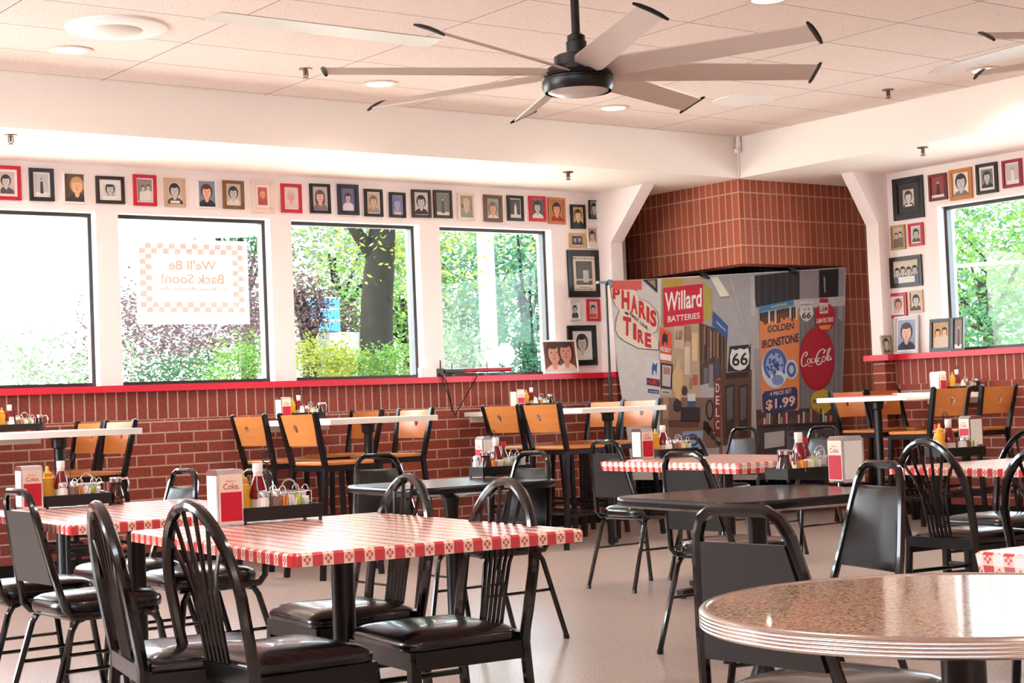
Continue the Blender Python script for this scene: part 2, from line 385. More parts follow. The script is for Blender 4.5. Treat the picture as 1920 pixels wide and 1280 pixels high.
mb.add([(HX,HY,HB),(HX+wt,HY+wt,HB),(HX+wt,12.2,HB-.03),(HX,12.2,HB-.03)],[(0,1,2,3)],1)
mb.add([(HX,HY,HB),(12.6,HY,HB),(12.6,HY+wt,HB),(HX+wt,HY+wt,HB)],[(0,3,2,1)],0)
fpb(mb,'hood',[M_hoodX,M_hoodY])
mb=MB(); xp=ony(1592,600,HY).x; mb.box(((xp+12.5)/2,HY+.2,HB/2),(12.5-xp,.4,HB),0); fpb(mb,'pier',[M_hoodX])
mb=MB(); mb.box((11.45,12.3,1.5),(2.6,.1,3.0),0); mb.box((12.75,11.3,1.5),(.1,2.1,3.0),0); mb.box((10.2,12.05,1.5),(.1,.45,3.0),0); mb.box((12.6,10.15,1.5),(.1,.5,3.0),0)
fpb(mb,'firebox_wall',[M_dark_sold])
# ------------------------------------------------------------------ ceiling fittings
def can_light():
    t=thing('recessed_light','x','ceiling light')
    mb=MB(); mb.lathe([(.13,0),(.135,-.006),(.12,-.012),(.095,-.008)],32,capb=False,capt=False); mb.build('trim_ring',mat('lamp_ring',(226,206,190),.5),t)
    mb=MB(); mb.lathe([(.095,-.004),(.0949,-.0041)],32); mb.build('diffuser',M_glow,t); return t
for px,py,l in ((133,94,'at the far left below the round speaker'),(712,157,'behind the left fan blades'),(1150,202,'below the fan hub near the beam'),(1848,131,'at the right beside the second fan tip'),(1440,-2,'cut off by the top edge of the picture')):
    p=onz(px,py,CEIL); place('can',can_light,p,0,'lit round recessed ceiling light '+l,'recessed ceiling lights')
    L=bpy.data.lights.new('can_or_fill_spot','SPOT'); L.energy=74; L.color=(1,.85,.71); L.spot_size=rad(150); L.spot_blend=1; L.shadow_soft_size=.1
    o=bpy.data.objects.new('can_or_fill_spot',L); COL.objects.link(o); o.location=p+Vector((0,0,-.03)); o['kind']='structure'
for x,y in ((2.5,3.5),(5.5,3.5),(8.3,3.5),(2.5,6.6),(8.6,5.6),(5.6,.6),(2.4,.4)):     # unseen spots added for fill, out of the frame, coloured like the cans
    L=bpy.data.lights.new('can_or_fill_spot','SPOT'); L.energy=74; L.color=(1,.85,.71); L.spot_size=rad(150); L.spot_blend=1; L.shadow_soft_size=.1
    o=bpy.data.objects.new('can_or_fill_spot',L); COL.objects.link(o); o.location=(x,y,CEIL-.03)
sp=thing('ceiling_speaker','round white ceiling speaker with a grey grille at the upper left','speaker',onz(218,50,CEIL))
mb=MB(); mb.lathe([(.29,0),(.29,-.012),(.27,-.02),(.15,-.022)],40,capb=False,capt=False); mb.build('rim',M_white,sp)
mb=MB(); mb.lathe([(.15,-.022),(.14,-.03),(.0,-.034)],40,capb=False); mb.build('grille',M_grille,sp)
mb=MB(); mb.lathe([(.24,0),(.235,-.008),(.0,-.012)],40); o=mb.build('ceiling_cover_plate',M_white,loc=onz(1395,187,CEIL)); tag(o,'flat round white ceiling cover plate right of the fan','cover plate')
def sprinkler():
    t=thing('sprinkler_head','x','sprinkler'); mb=MB(); mb.lathe([(.045,0),(.045,-.006),(.02,-.012)],16); mb.build('escutcheon',M_brass,t)
    mb=MB(); mb.tube([(0,0,-.01),(0,0,-.045)],.009); mb.tube([(.015,0,-.012),(.017,0,-.045),(.0,0,-.06)],.004,6); mb.tube([(-.015,0,-.012),(-.017,0,-.045),(.0,0,-.06)],.004,6); mb.lathe([(.022,-.062),(.024,-.066)],16); mb.build('deflector',M_brass,t); return t
for px,py,z,l in ((573,129,CEIL,'on the tiled ceiling left of the fan'),(1665,168,CEIL,'on the tiled ceiling right of the fan'),(1065,322,SOF,'under the soffit above the small photos'),(20,253,SOF,'under the soffit at the far left'),(1730,276,SOF,'under the right soffit above the black framed portrait')):
    place('spr',sprinkler,onz(px,py,z),0,'small metal sprinkler head '+l,'sprinkler heads')
M_panel=mat('diffuser_panel',(190,182,172),.4)
for pts,l in (([(377,37),(416,22),(830,72),(800,88)],'long pale strip panel in the ceiling left of the fan'),([(1740,138),(1755,127),(1940,76),(1940,100)],'long pale strip panel in the ceiling at the upper right')):
    P=[onz(x,y,CEIL) for x,y in pts]; mb=MB(); mb.prism([(p.x,p.y) for p in P],CEIL-.004,CEIL+.01); o=mb.build('ceiling_strip_panel',M_panel,smooth=False); tag(o,l,'ceiling panel')
pp=thing('drain_pipe','short white elbow pipe in the corner where the two beams meet','pipe',(XB-.03,YB-.03,0))
mb=MB(); a=Vector((0,-.01,0)); mb.tube([(0,-.01,CEIL),(0,-.01,CEIL-.1),(-.01,-.02,CEIL-.125),(-.05,-.03,CEIL-.135)],.022,12); mb.lathe([(.028,CEIL-.09),(.028,CEIL-.06)],12,(0,-.01,0)); mb.build('elbow',M_white,pp)
mb=MB(); mb.tube([(.02,.02,CEIL),(.02,.02,SOF)],.008,6); mb.build('riser',M_beam,pp)
# fans
FZ=2.72
tips=[(815,52),(635,133),(733,204),(1005,229),(1283,208),(1505,145),(1495,65),(1210,17)]
TP=[onz(x,y,FZ) for x,y in tips]; hub=onz(1083,139,FZ)
FR=sum((p-hub).length for p in TP)/8
angs=[math.atan2((p-hub).y,(p-hub).x) for p in TP]
a0=sum(((a-angs[0]+k*PI/4+PI)%(2*PI))-PI for k,a in enumerate(angs))/8+angs[0]
print('FAN',hub,FR,[round(math.degrees(a)) for a in angs],math.degrees(a0),[(p-hub).length for p in TP])
M_blade=mat('fan_blade_silver',(206,190,180),.45)
def fan():
    t=thing('ceiling_fan','x','ceiling fan')
    mb=MB(); mb.tube([(0,0,.1),(0,0,CEIL-FZ)],.022,14); mb.build('downrod',M_black,t)
    mb=MB(); mb.lathe([(.085,CEIL-FZ-.08),(.09,CEIL-FZ)],20); mb.build('canopy',M_black,t)
    mb=MB(); mb.lathe([(.05,.07),(.052,.16),(.045,.165),(.045,.19),(.03,.2)],20,capb=False); mb.lathe([(.15,.0),(.15,.03),(.115,.04),(.115,.085),(.1,.095),(.05,.1)],28,capb=False,capt=False); mb.lathe([(.165,-.09),(.178,-.07),(.178,-.035),(.17,-.03),(.17,-.022),(.178,-.018),(.175,.0),(.14,.012)],36,capb=False); mb.build('motor',M_black,t)
    mb=MB(); mb.lathe([(.0,-.108),(.06,-.106),(.12,-.1),(.15,-.088),(.15,-.08)],36,capb=False); mb.build('light_disc',mat('fan_disc',(214,204,202),.3,.5),t)
    pit=rad(24)
    for k in range(8):
        a=a0+k*-PI/4
        Rz=Matrix.Rotation(a,3,'Z'); Rx=Matrix.Rotation(-pit,3,'X')
        mb=MB(); w0,w1=.075,.062
        vs=[]
        for r,w in ((.13,.05),(.22,w0),(FR-.03,w1)):
            for y,z in ((-w,.004),(w,.004),(w,-.004),(-w,-.004)): vs.append(Rz@(Rx@Vector((r,y,z-.0)))+Vector((0,0,.012)))
        fs=[(0,1,2,3),(11,10,9,8)]
        for i in range(2):
            for j in range(4): l=(j+1)%4; fs.append((i*4+j,i*4+4+j,i*4+4+l,i*4+l))
        mb.add(vs,fs); b=mb.build('blade',M_blade,t)
        mb=MB(); pts=[Rz@(Rx@Vector((FR-.02,y,-.0)))+Vector((0,0,.012-.9*y*y+ .004)) for y in (-.085,-.05,0,.05,.085)]
        mb.tube(pts,[.008,.014,.015,.014,.008],8,flat=.7); mb.build('winglet',M_black,b)
    return t
place('fan',fan,hub,0,'eight bladed ceiling fan with black motor hanging in the middle of the ceiling')
p1,p2=onz(1842,72,FZ),onz(1818,138,FZ); mid=(p1+p2)/2; dd=(p2-p1); h=math.sqrt(max(0,FR**2-(dd.length/2)**2)); nn=Vector((dd.y,-dd.x,0)).normalized()
c2=mid+nn*h if nn.dot(Vector((1,-1,0)))>0 else mid-nn*h
ang2=math.atan2((p1-c2).y,(p1-c2).x)
place('fan',fan,c2,ang2-a0,'second ceiling fan with only two blade tips showing at the right edge')
print('FAN2',c2)
# ------------------------------------------------------------------ furniture models
def lerp(a,b,t): return a+(b-a)*t
def roundpoly(pts,r,n=5):
    out=[];N=len(pts)
    for i in range(N):
        p=Vector(pts[i]);a=Vector(pts[i-1]);b=Vector(pts[(i+1)%N]); u=(a-p).normalized();v=(b-p).normalized()
        rr=r[i] if isinstance(r,(list,tuple)) else r
        for k in range(n+1):
            t=k/n; q=p+u*rr*(1-t)**2+v*rr*t**2; out.append((q.x,q.y))
    return out
def pad_rings(poly,z0,z1,bul=.012,dome=.012):
    cx=sum(p[0] for p in poly)/len(poly);cy=sum(p[1] for p in poly)/len(poly)
    def ring(s,z): return [(cx+(x-cx)*s,cy+(y-cy)*s,z) for x,y in poly]
    h=z1-z0
    return [ring(.94,z0),ring(.99,z0+h*.15),ring(1.0,z0+h*.5),ring(.985,z0+h*.8),ring(.95,z1-h*.02),ring(.85,z1+dome*.45),ring(.6,z1+dome*.85),ring(.25,z1+dome)]
def banquet():
    t=thing('stacking_chair','x','chair')
    def bx(z): return -.195-.085*(z-.45)/.42
    def hw(z): return .2-.07*max(0,(z-.45))/.36
    L=[(.17,.16,.418),(-.10,.195,.418),(-.165,.2,.422),(-.19,.2,.45),(bx(.6),hw(.6),.6),(bx(.74),hw(.74),.74),(bx(.81),hw(.81)-.002,.81),(bx(.845),hw(.83)-.018,.845),(bx(.862),hw(.83)-.05,.862)]
    pts=L+[(x,-y,z) for x,y,z in reversed(L)]
    mb=MB(); mb.tube(pts,.014,8); mb.build('back_frame',M_gloss,t)
    poly=[]
    mb=MB(); rings=[]
    nu=9
    def padsec(z,th): 
        w=hw(z)-.016; out=[]
        for k in range(nu): y=lerp(-w,w,k/(nu-1)); out.append((bx(z)+th*(1-(2*k/(nu-1)-1)**4)*.9+.004,y,z))
        for k in range(nu): y=lerp(w,-w,k/(nu-1)); out.append((bx(z)-.011,y,z))
        return out
    for z,th in ((.535,.0),(.542,.016),(.57,.026),(.66,.03),(.75,.028),(.785,.018),(.793,.002)): rings.append(padsec(z,th))
    mb.stackrings(rings); mb.build('backrest',M_pad,t)
    poly=roundpoly([(-.2,-.17),(.21,-.205),(.21,.205),(-.2,.17)],[.1,.13,.13,.1],6)
    mb=MB(); mb.stackrings(pad_rings(poly,.422,.474,dome=.018)); mb.build('seat',M_vinyl,t)
    mb=MB()
    for sy in(-1,1): mb.tube([(.16,.165*sy,.42),(-.16,.175*sy,.42)],.012,8)
    mb.tube([(.16,-.165,.42),(.16,.165,.42)],.012,8); mb.tube([(-.15,-.175,.415),(-.15,.175,.415)],.012,8); mb.build('seat_frame',M_gloss,t)
    for sx,fx in((1,.215),(-1,-.275)):
        for sy in(-1,1):
            mb=MB(); mb.tube([(sx*.11,.178*sy,.415),(sx*.145,.185*sy,.405),(sx*.165,.188*sy,.375),(fx,.205*sy,.012)],.0125,8); l=mb.build('leg',M_gloss,t)
            mb=MB(); mb.tube([(fx-sx*.003,.2045*sy,.02),(fx,.205*sy,.0)],.0145,8); mb.build('glide',M_black,l)
    for sy in(-1,1): mb=MB(); mb.tube([(.186,.196*sy,.235),(-.218,.196*sy,.235)],.007,6); mb.build('stretcher',M_gloss,t)
    return t
def fanchair():
    t=thing('fan_back_chair','x','chair')
    def ax(z): return -.185-.075*max(0,z-.44)/.43
    zt=.885; 
    def arch(u): # u 0..1 from left bottom to right bottom
        a=PI*u; return Vector((0,.208*math.cos(a),.60+.272*math.sin(a)))
    up=[(-.225,.195,.0),(-.205,.195,.2),(-.185,.195,.44),(ax(.52),.202,.52)]
    ar=[]
    for k in range(1,20):
        p=arch(k/20); ar.append((ax(p.z),p.y,p.z))
    path=up+ar+[(x,-y,z) for x,y,z in reversed(up)]
    mb=MB(); mb.tube(path,.0165,8); mb.build('back_frame',M_gloss,t)
    tops=[.80,.70,.6,.5,.4,.3,.2]
    for i in range(6):
        s=(i-2.5); yb=s*.024; u=.5-s*.105; p=arch(u); yt=p.y; zt_=p.z
        mid=(ax(.64),s*.027,.64)
        mb=MB(); mb.tube([(ax(.45),yb,.45),(ax(.55),s*.0245,.55),mid,(ax(.70),lerp(s*.027,yt,.3),.70),(ax(zt_),yt,zt_)],.0065,6); mb.build('spindle',M_gloss,t)
    mb=MB(); mb.bar((-.185,-.2,.435),(-.185,.2,.435),.028,.045)
    for sy in(-1,1): mb.bar((-.19,.19*sy,.41),(.165,.195*sy,.41),.025,.05)
    mb.bar((.165,-.2,.41),(.165,.2,.41),.025,.05); mb.build('seat_frame',M_black,t)
    poly=roundpoly([(-.18,-.185),(.185,-.205),(.185,.205),(-.18,.185)],[.03,.06,.06,.03],4)
    mb=MB(); mb.stackrings(pad_rings(poly,.432,.468,dome=.022)); mb.build('seat',M_vinyl,t)
    for sy in(-1,1):
        mb=MB(); mb.bar((.168,.19*sy,.0),(.163,.19*sy,.41),.03,.03,up=(1,0,0)); mb.build('leg',M_black,t)
    for a,b,q in (((.166,.19,.2),(-.205,.195,.2),.011),((.166,-.19,.2),(-.205,-.195,.2),.011),((.166,.19,.3),(-.198,.195,.3),.009),((.166,-.19,.3),(-.198,-.195,.3),.009),((.166,-.19,.25),(.166,.19,.25),.011)):
        mb=MB(); mb.tube([a,b],q,8); mb.build('stretcher',M_black,t)
    return t
def stool():
    t=thing('bar_stool','x','bar stool')
    for sy in(-1,1):
        mb=MB(); mb.bar((-.27,.215*sy,0),(-.2,.19*sy,.75),.032,.03,up=(0,1,0)); mb.bar((-.2,.19*sy,.72),(-.285,.212*sy,1.1),.032,.03,up=(0,1,0)); mb.lathe([(.018,1.095),(.014,1.106),(.0,1.109)],10,(-.285,.212*sy,0),capb=False); mb.build('post',M_black,t)
        mb=MB(); mb.bar((.215,.2*sy,0),(.18,.18*sy,.735),.03,.03,up=(0,1,0)); mb.build('leg',M_black,t)
    poly=roundpoly([(-.2,-.19),(.215,-.2),(.215,.2),(-.2,.19)],[.03,.07,.07,.03],4)
    mb=MB(); cx=.0; mb.stackrings([[(x*.97,y*.97,.745) for x,y in poly],[(x,y,.75) for x,y in poly],[(x,y,.765) for x,y in poly],[(x*.97,y*.97,.77) for x,y in poly],[(x*.5,y*.5,.764) for x,y in poly]]); mb.build('seat',M_wood,t)
    mb=MB()
    for sy in(-1,1): mb.bar((-.2,.185*sy,.725),(.18,.18*sy,.725),.025,.035)
    mb.bar((.18,-.18,.725),(.18,.18,.725),.025,.035); mb.bar((-.2,-.185,.725),(-.2,.185,.725),.025,.035)
    mb.build('seat_frame',M_black,t)
    for a,b in (((-.25,.208,.25),(.2,.193,.25)),((-.25,-.208,.25),(.2,-.193,.25)),((.203,-.195,.3),(.203,.195,.3)),((-.247,-.208,.3),(-.247,.208,.3))): mb=MB(); mb.bar(a,b,.02,.022); mb.build('footrest_bar',M_black,t)
    mb=MB(); ring=[(.19*math.cos(a),.19*math.sin(a),.26) for a in [2*PI*k/28 for k in range(28)]]; mb.tube(ring,.009,6,closed=True); mb.build('footrest_ring',M_black,t)
    # curved back panel with a lens-shaped hole
    mb=MB(); n=40
    def P(u,z,th):  # u -1..1
        w=lerp(.168,.198,(z-.88)/.21); x=-.2-.085*(z-.72)/.38-.028*(1-u*u)+th
        return (x,u*w,z)
    def outer(a):
        c,s=math.cos(a),math.sin(a); k=1/max(abs(c),abs(s)); return c*k*.97,.985+s*k*.105
    rings=[]
    for th in (.007,-.007):
        for f in (1,.75,.5,.25,0):
            r=[]
            for k in range(n):
                a=2*PI*k/n; ou,oz=outer(a); iu,iz=.03+.13*math.cos(a),.995+.03*math.sin(a)+.0
                r.append(P(lerp(iu,ou,f),lerp(iz,oz,f),th))
            rings.append(r)
    vs=[p for r in rings for p in r]; fs=[]
    for i in range(4):
        for k in range(n): l=(k+1)%n; fs.append((i*n+k,i*n+l,(i+1)*n+l,(i+1)*n+k)); j=5+i; fs.append((j*n+k,(j+1)*n+k,(j+1)*n+l,j*n+l))
    for k in range(n): l=(k+1)%n; fs.append((k,5*n+k,5*n+l,l)); fs.append((4*n+k,4*n+l,9*n+l,9*n+k))
    mb.add(vs,fs); mb.build('backrest',M_wood,t); return t
def setuv(o,fn):
    me=o.data; uv=me.uv_layers.new(name='UVMap')
    for p in me.polygons:
        for li in p.loop_indices: uv.data[li].uv=fn(me.vertices[me.loops[li].vertex_index].co,p.normal)
PER=.0575
def checker_table(w,l,name='dining_table',cloth=False,ztop=.75):
    t=thing(name,'x','table')
    th=.034; z1=ztop; dz=.055 if cloth else th
    poly=roundpoly([(-w/2,-l/2),(w/2,-l/2),(w/2,l/2),(-w/2,l/2)],.018,3)
    mb=MB(); k=1.0
    def ring(s,z): return [(x-math.copysign(s,x),y-math.copysign(s,y),z) for x,y in poly]
    rings=[ring(.02,z1-dz-.001),ring(.0 if not cloth else -.006,z1-dz),ring(0,z1-.006),ring(.006,z1)]
    mb.stackrings(rings); o=mb.build('tabletop' if not cloth else 'cloth_top',M_ging,t)
    def uvf(co,n):
        if abs(n.z)>.7: return ((co.x+w/2)/PER,(co.y+l/2)/PER)
        s=(co.y+l/2) if abs(n.x)>abs(n.y) else (co.x+w/2)
        return (s/PER, .02+(co.z-(z1-dz))/dz*(.46 if not cloth else .98))
    setuv(o,uvf)
    mb=MB(); mb.lathe([(.045,.05),(.036,.12),(.034,.69)],16,capb=False,capt=False); mb.build('pedestal',M_black,t)
    mb=MB(); mb.box((0,0,.705),(.35,.35,.02)); mb.bar((-.28,0,.695),(.28,0,.695),.03,.02); mb.bar((0,-.28,.696),(0,.28,.696),.03,.02); mb.build('top_plate',M_black,t)
    mb=MB()
    for k in range(4):
        a=PI/4+k*PI/2 if l<1 else k*PI/2; L=.36
        d=Vector((math.cos(a),math.sin(a),0)); mb.bar(d*.02+Vector((0,0,.055)),d*L+Vector((0,0,.03)),.06,.03); mb.lathe([(.022,0),(.022,.02)],10,tuple(d*L*.95))
    mb.lathe([(.075,.03),(.07,.07),(.058,.09)],16); mb.build('base',M_black,t); return t
def blacktable(w,l):
    t=thing('cafe_table','x','table'); poly=roundpoly([(-w/2,-l/2),(w/2,-l/2),(w/2,l/2),(-w/2,l/2)],.13,8)
    mb=MB(); z=.75
    def ring(s,z): return [(x*(1-s),y*(1-s),z) for x,y in poly]
    mb.stackrings([ring(.12,z-.042),ring(.01,z-.03),ring(.0,z-.018),ring(.003,z-.006),ring(.016,z)]); mb.build('tabletop',M_blacktop,t)
    mb=MB(); mb.lathe([(.06,.04),(.05,.1),(.034,.14),(.034,.64),(.045,.68),(.16,.708)],20,capb=False); mb.build('pedestal',M_black,t)
    mb=MB()
    for k in range(4):
        a=k*PI/2+PI/4; d=Vector((math.cos(a),math.sin(a),0)); mb.bar(d*.02+Vector((0,0,.06)),d*.35+Vector((0,0,.03)),.065,.03); mb.lathe([(.024,0),(.024,.02)],10,tuple(d*.33))
    mb.build('base',M_black,t); return t
def hightable(w,l,post,led):   # long axis -Y from a wall at y=0; near end at y=-l
    t=thing('high_table','x','high table')
    mb=MB(); z=1.05; poly=roundpoly([(-w/2,-l),(w/2,-l),(w/2,-.004),(-w/2,-.004)],.012,2)
    mb.stackrings([[(x,y,z-.038) for x,y in poly],[(x,y,z-.002) for x,y in poly],[(x*.998,y*.998-.0005,z) for x,y in poly]]); mb.build('tabletop',M_lam,t)
    mb=MB(); px,py=post; mb.lathe([(.04,.0),(.045,.03),(.034,.05),(.033,.94),(.048,.95),(.048,1.0),(.07,1.011)],14,(px,py,0)); mb.build('post',M_black,t)
    mb=MB(); mb.box(((led[0]+led[1])/2,-.022,.985),(led[1]-led[0],.04,.05)); mb.build('wall_ledger',M_lam,t); return t
# ------------------------------------------------------------------ dining tables
R6=-rad(6.5); RST=.07; RC=0.0
def rotv(x,y,a): return Vector((x*math.cos(a)-y*math.sin(a),x*math.sin(a)+y*math.cos(a),0))
TW,TL=.87,1.32
def T_from_N(N,w,l,rz): # near-left corner -> centre
    return N+rotv(w/2,l/2,rz)
# T1: average of corners
ZT=.75
c1=sum((onz(*p,ZT) for p in ((278.5,996),(590,1042),(1040,988),(674,960))),Vector())/4; c1.z=0
o=place('ck',lambda:checker_table(TW,TL),c1,R6,'large near table in red and white checked vinyl with pedestal base','checked dining tables'); T1=c1
c2_=T_from_N(onz(131,985,ZT),TW,TL,R6); c2_.z=0; T2=c2_
place('ck',None,T2,R6,'checked dining table at the left with syrup jug and napkins, brightest with window light','checked dining tables')
T3=T_from_N(onz(1384,869,ZT),.85,1.3,R6); T3.z=0
print('T',T1,T2,T3)
ck3=checker_table(.85,1.3,cloth=True); ck3.location=T3; ck3.rotation_euler.z=R6; tag(ck3,'table under a hanging checked cloth right in front of the printed banner','table','checked dining tables')
T4=onz(1664,875,ZT)+rotv(TW/2,-TL/2,R6); T4.z=0
place('ck',None,T4,R6,'checked dining table at the right below the wood-backed stools','checked dining tables')
N5=onz(1822,1033,ZT); T5=N5+rotv(.46,-.46,R6); T5.z=0
ck5=checker_table(.92,.92,cloth=True); ck5.location=T5; ck5.rotation_euler.z=R6; tag(ck5,'checked table of which one corner enters at the right edge behind the granite table','table','checked dining tables')
B1=(onz(673,911,ZT)+onz(1015,897,ZT))/2; B1.z=0
B2=(onz(1212,930,ZT)+onz(1672,916,ZT))/2; B2.z=0
place('bt',lambda:blacktable(.78,.78),B1,R6,'black square table with rounded corners left of centre, shining pale in the window light','black square tables')
o=place('bt',None,B2+Vector((-.03,.03,0)),R6,'black square table with rounded corners in front of the cloth covered table at right','black square tables')
# round granite table
rc=Vector((2.171,1.7245,0)); RR=.416
rt=thing('round_table','round table with brown granite look top and ribbed metal rim in the right foreground','table',(rc.x,rc.y,0))
mb=MB(); mb.lathe([(RR-.012,.728),(RR-.008,.755),(0,.7552)],96,capt=False); mb.build('tabletop',M_granite,rt)
prof=[(RR-.02,.726),(RR-.002,.726)]
for k in range(5):
    z=.727+k*.0057; prof+=[(RR+.001,z+.0008),(RR+.003,z+.0026),(RR+.001,z+.0048)]
prof+=[(RR-.001,.757),(RR-.009,.757),(RR-.009,.753)]
mb=MB(); mb.lathe(prof,96,capb=False,capt=False); mb.build('metal_rim',M_ribalu,rt,ang=80)
mb=MB(); mb.lathe([(.036,.05),(.036,.69),(.1,.70),(.2,.727)],24,capb=False); mb.build('pedestal',M_black,rt)
mb=MB(); mb.lathe([(.22,0),(.22,.012),(.1,.04),(.05,.06)],40); mb.build('base',M_black,rt)
# ------------------------------------------------------------------ high tables
YN1=9.75; HT={}; HX_=rotv(1,0,R6); HY_=rotv(0,1,R6)
for key,a,b,post,lr,lab in (('H1',4,268,110,64,'leftmost white high table fixed to the brick wall under the first window'),('H2',620,822,690,599,'white high table on the brick wall under the second and third windows'),('H3',1093,1250,1139,1000,'white high table on the brick wall beside the banner stand')):
    nl=ony(a,800,YN1); nl.z=1.05; nr=on_line(nl,HX_,b); w=(nr-nl).length; L=(D-YN1)/math.cos(R6)-.06
    org=(nl+nr)/2+HY_*L; org.z=0
    pp_=on_line((nl+nr)/2+HY_*.2,HX_,post); u=(pp_-(nl+nr)/2).dot(HX_)
    lx=min((ony(lr,800,D)-org).dot(HX_),w/2-.02)
    o=hightable(w,L,(u,-L+.2),(-w/2+.06,lx)); o.location=org; o.rotation_euler.z=R6; tag(o,lab,'high table','white high tables on the walls'); HT[key]=(nl,nr,w)
xe=10.12; yn,yf=onx(1699,750,xe).y,onx(1530,752,xe).y; print('HR',yn,yf); HRW=yf-yn
yc=(yn+yf)/2; pxp=ony(1645,760,yc).x
o=hightable(HRW,XR-xe,(0.0,pxp-XR),(-HRW/2+.05,HRW/2-.05)); o.location=(XR,yc,0); o.rotation_euler.z=-PI/2; tag(o,'white high table fixed to the right wall with menus lying on it','high table','white high tables on the walls')
# ------------------------------------------------------------------ stools
g='wood backed bar stools'
def st(loc,rz,l): place('stool',stool,loc,rz,'wood backed bar stool, '+l,g)
for key,lp,rp,nm in (('H1',(),(170,226),'leftmost high table'),('H2',(465,556),(690,781),'middle windows high table'),('H3',(936,1010),(1140,1205),'banner stand high table')):
    nl,nr,w=HT[key]
    for side,lst,bp_,f in (('left',lp,nl-HX_*.26,1),('right',rp,nr+HX_*.26,-1)):
        for i,px in enumerate(lst):
            p=on_line(Vector((bp_.x,bp_.y,1.0))-HX_*(.17 if key=='H1' else 0),HY_,px); print('st',key,px,p); p=p+HX_*.265*f
            st((p.x,p.y,0),RST if f>0 else PI+RST-.03,('far' if i==0 else 'near')+' one %s of the '%side+nm)
for i,px in enumerate((1783,1872)):
    yp=yn-.28; x=ony(px,760,yp).x; st((x,yp+.27,0),PI/2,'%s of two with backs to us at the right wall table'%('left' if i==0 else 'right'))
for i,px in enumerate((1592,1660)):
    yp=yf+.28; x=ony(px,770,yp).x; st((x,yp-.27,0),-PI/2,'%s of the two behind the right wall table'%('left' if i==0 else 'right'))
# ------------------------------------------------------------------ chairs
gb='black vinyl stacking chairs'; gf='black fan back metal chairs'
def bq(px,py,rz,l,dz=0,sc=1):
    p=onz(px,py,.862+dz); loc=Vector((p.x,p.y,0))-rotv(-.28,0,rz); place('bq',banquet,loc,rz,'black stacking chair, '+l,gb); return loc
def bqloc(x,y,rz,l): place('bq',banquet,(x,y,0),rz,'black stacking chair, '+l,gb)
def fc(px,py,rz,l,z=.885):
    p=onz(px,py,z); loc=Vector((p.x,p.y,0))-rotv(-.258,0,rz); place('fc',fanchair,loc,rz,'black fan back chair, '+l,gf); return loc
print('A',bq(30,922,RC,'nearest at the left edge, back to us'))
a=onz(30,922,.862); bqloc(a.x+.28+.02,a.y+.68,RC,'mostly cut off by the left edge with only its seat showing')
bq(347,883,PI+RC,'far one on the window side of the left checked table')
bq(483,884,PI+RC,'seen behind the napkins of the large near table')
bqloc(B1.x+.2,B1.y+.68,-PI/2+RC,'at the far end of the left black table against the brick wall')
bq(1000,850,PI+RC,'right of the left black table before the brick wall')
bqloc(6.48,7.42,RC,'standing alone beside the bar stools left of the cloth covered table')
bq(1287,820,RC,'at the cloth covered table, just behind the chair of the black table')
bq(1396,803,PI+RC,'pale reflecting back in front of the phone booth on the banner')
bq(1545,801,PI+RC,'pale reflecting back in front of the red disc on the banner')
bq(1280,851,RC,'at the left corner of the right black table')
bq(1383,957,RC+.05,'largest one, back to us directly behind the round granite table')
bq(1652,857,PI-.3,'turned away right of the right black table',.022)
fc(353,938,0,'nearest, back to us, left of the large checked table')
fc(182,939,-rad(13),'turned edge on, second left of the large checked table')
fc(765,888,PI+R6,'far one on the right side of the large checked table')
fc(948,895,PI+R6,'near one on the right side of the large checked table')
fc(1732,813,R6,'back to us at the left side of the right checked table',.905)
fc(1948,828,R6,'cut off by the right edge at the right checked table',.9)
q=onz(1860,965,.48); place('fc',None,(q.x+.05,q.y,0),PI+R6,'fan back chair showing only its pale shining seat at the right checked table',gf)
# ------------------------------------------------------------------ condiments
def dispenser():
    t=thing('napkin_dispenser','x','napkin dispenser'); w,d,h=.085,.105,.18
    mb=MB(); poly=[(-d/2,.004),(d/2,.004),(d/2,h-.014),(d/2-.014,h),(-d/2+.014,h),(-d/2,h-.014)]
    mb.prism(poly,-w/2,w/2,0,lambda a,z,b:(b,a,z)); mb.build('case',M_chrome,t,ang=20)
    for s in(-1,1):
        mb=MB(); mb.box((s*(-.0),0,.0),(0,0,0)); mb=MB(); mb.box((0,s*(0),0),(.0,.0,.0)); mb=MB()
        mb.box((s*(w/2+.001),0,h/2-.002),(.004,d-.022,h-.035)); mb.build('napkin_stack',M_napkin,t)
    for s in(-1,1):
        mb=MB(); y=s*(d/2+.0015); x0,x1=-w/2+.004,w/2-.004
        def q(z0,z1,e,mi,i=0): mb.box((0,s*(d/2+.001+e/2),(z0+z1)/2),(x1-x0-2*i,.002+e,z1-z0),mi)
        q(.012,h-.016,0,1); q(.016,.108,.0008,2,.003); q(.112,h-.02,.0008,1,.003)
        yy=s*(d/2+.0035)
        def tx(txt,z0,z1,xa,xb,bold=0): addtext(mb,txt,[(-s*xa*-1,yy,z0) if False else ((xa if s<0 else -xa),yy,z0),((xb if s<0 else -xb),yy,z0),((xb if s<0 else -xb),yy,z1),((xa if s<0 else -xa),yy,z1)],3,bold)
        tx('Have a',.139,.148,-.016,.016); tx('Coke.',.117,.136,-.026,.028,.01)
        mb.build('label_plate',[M_chrome,M_labelcream,M_labelred,mat('label_text',(176,60,60),.5)],t,smooth=False)
    return t
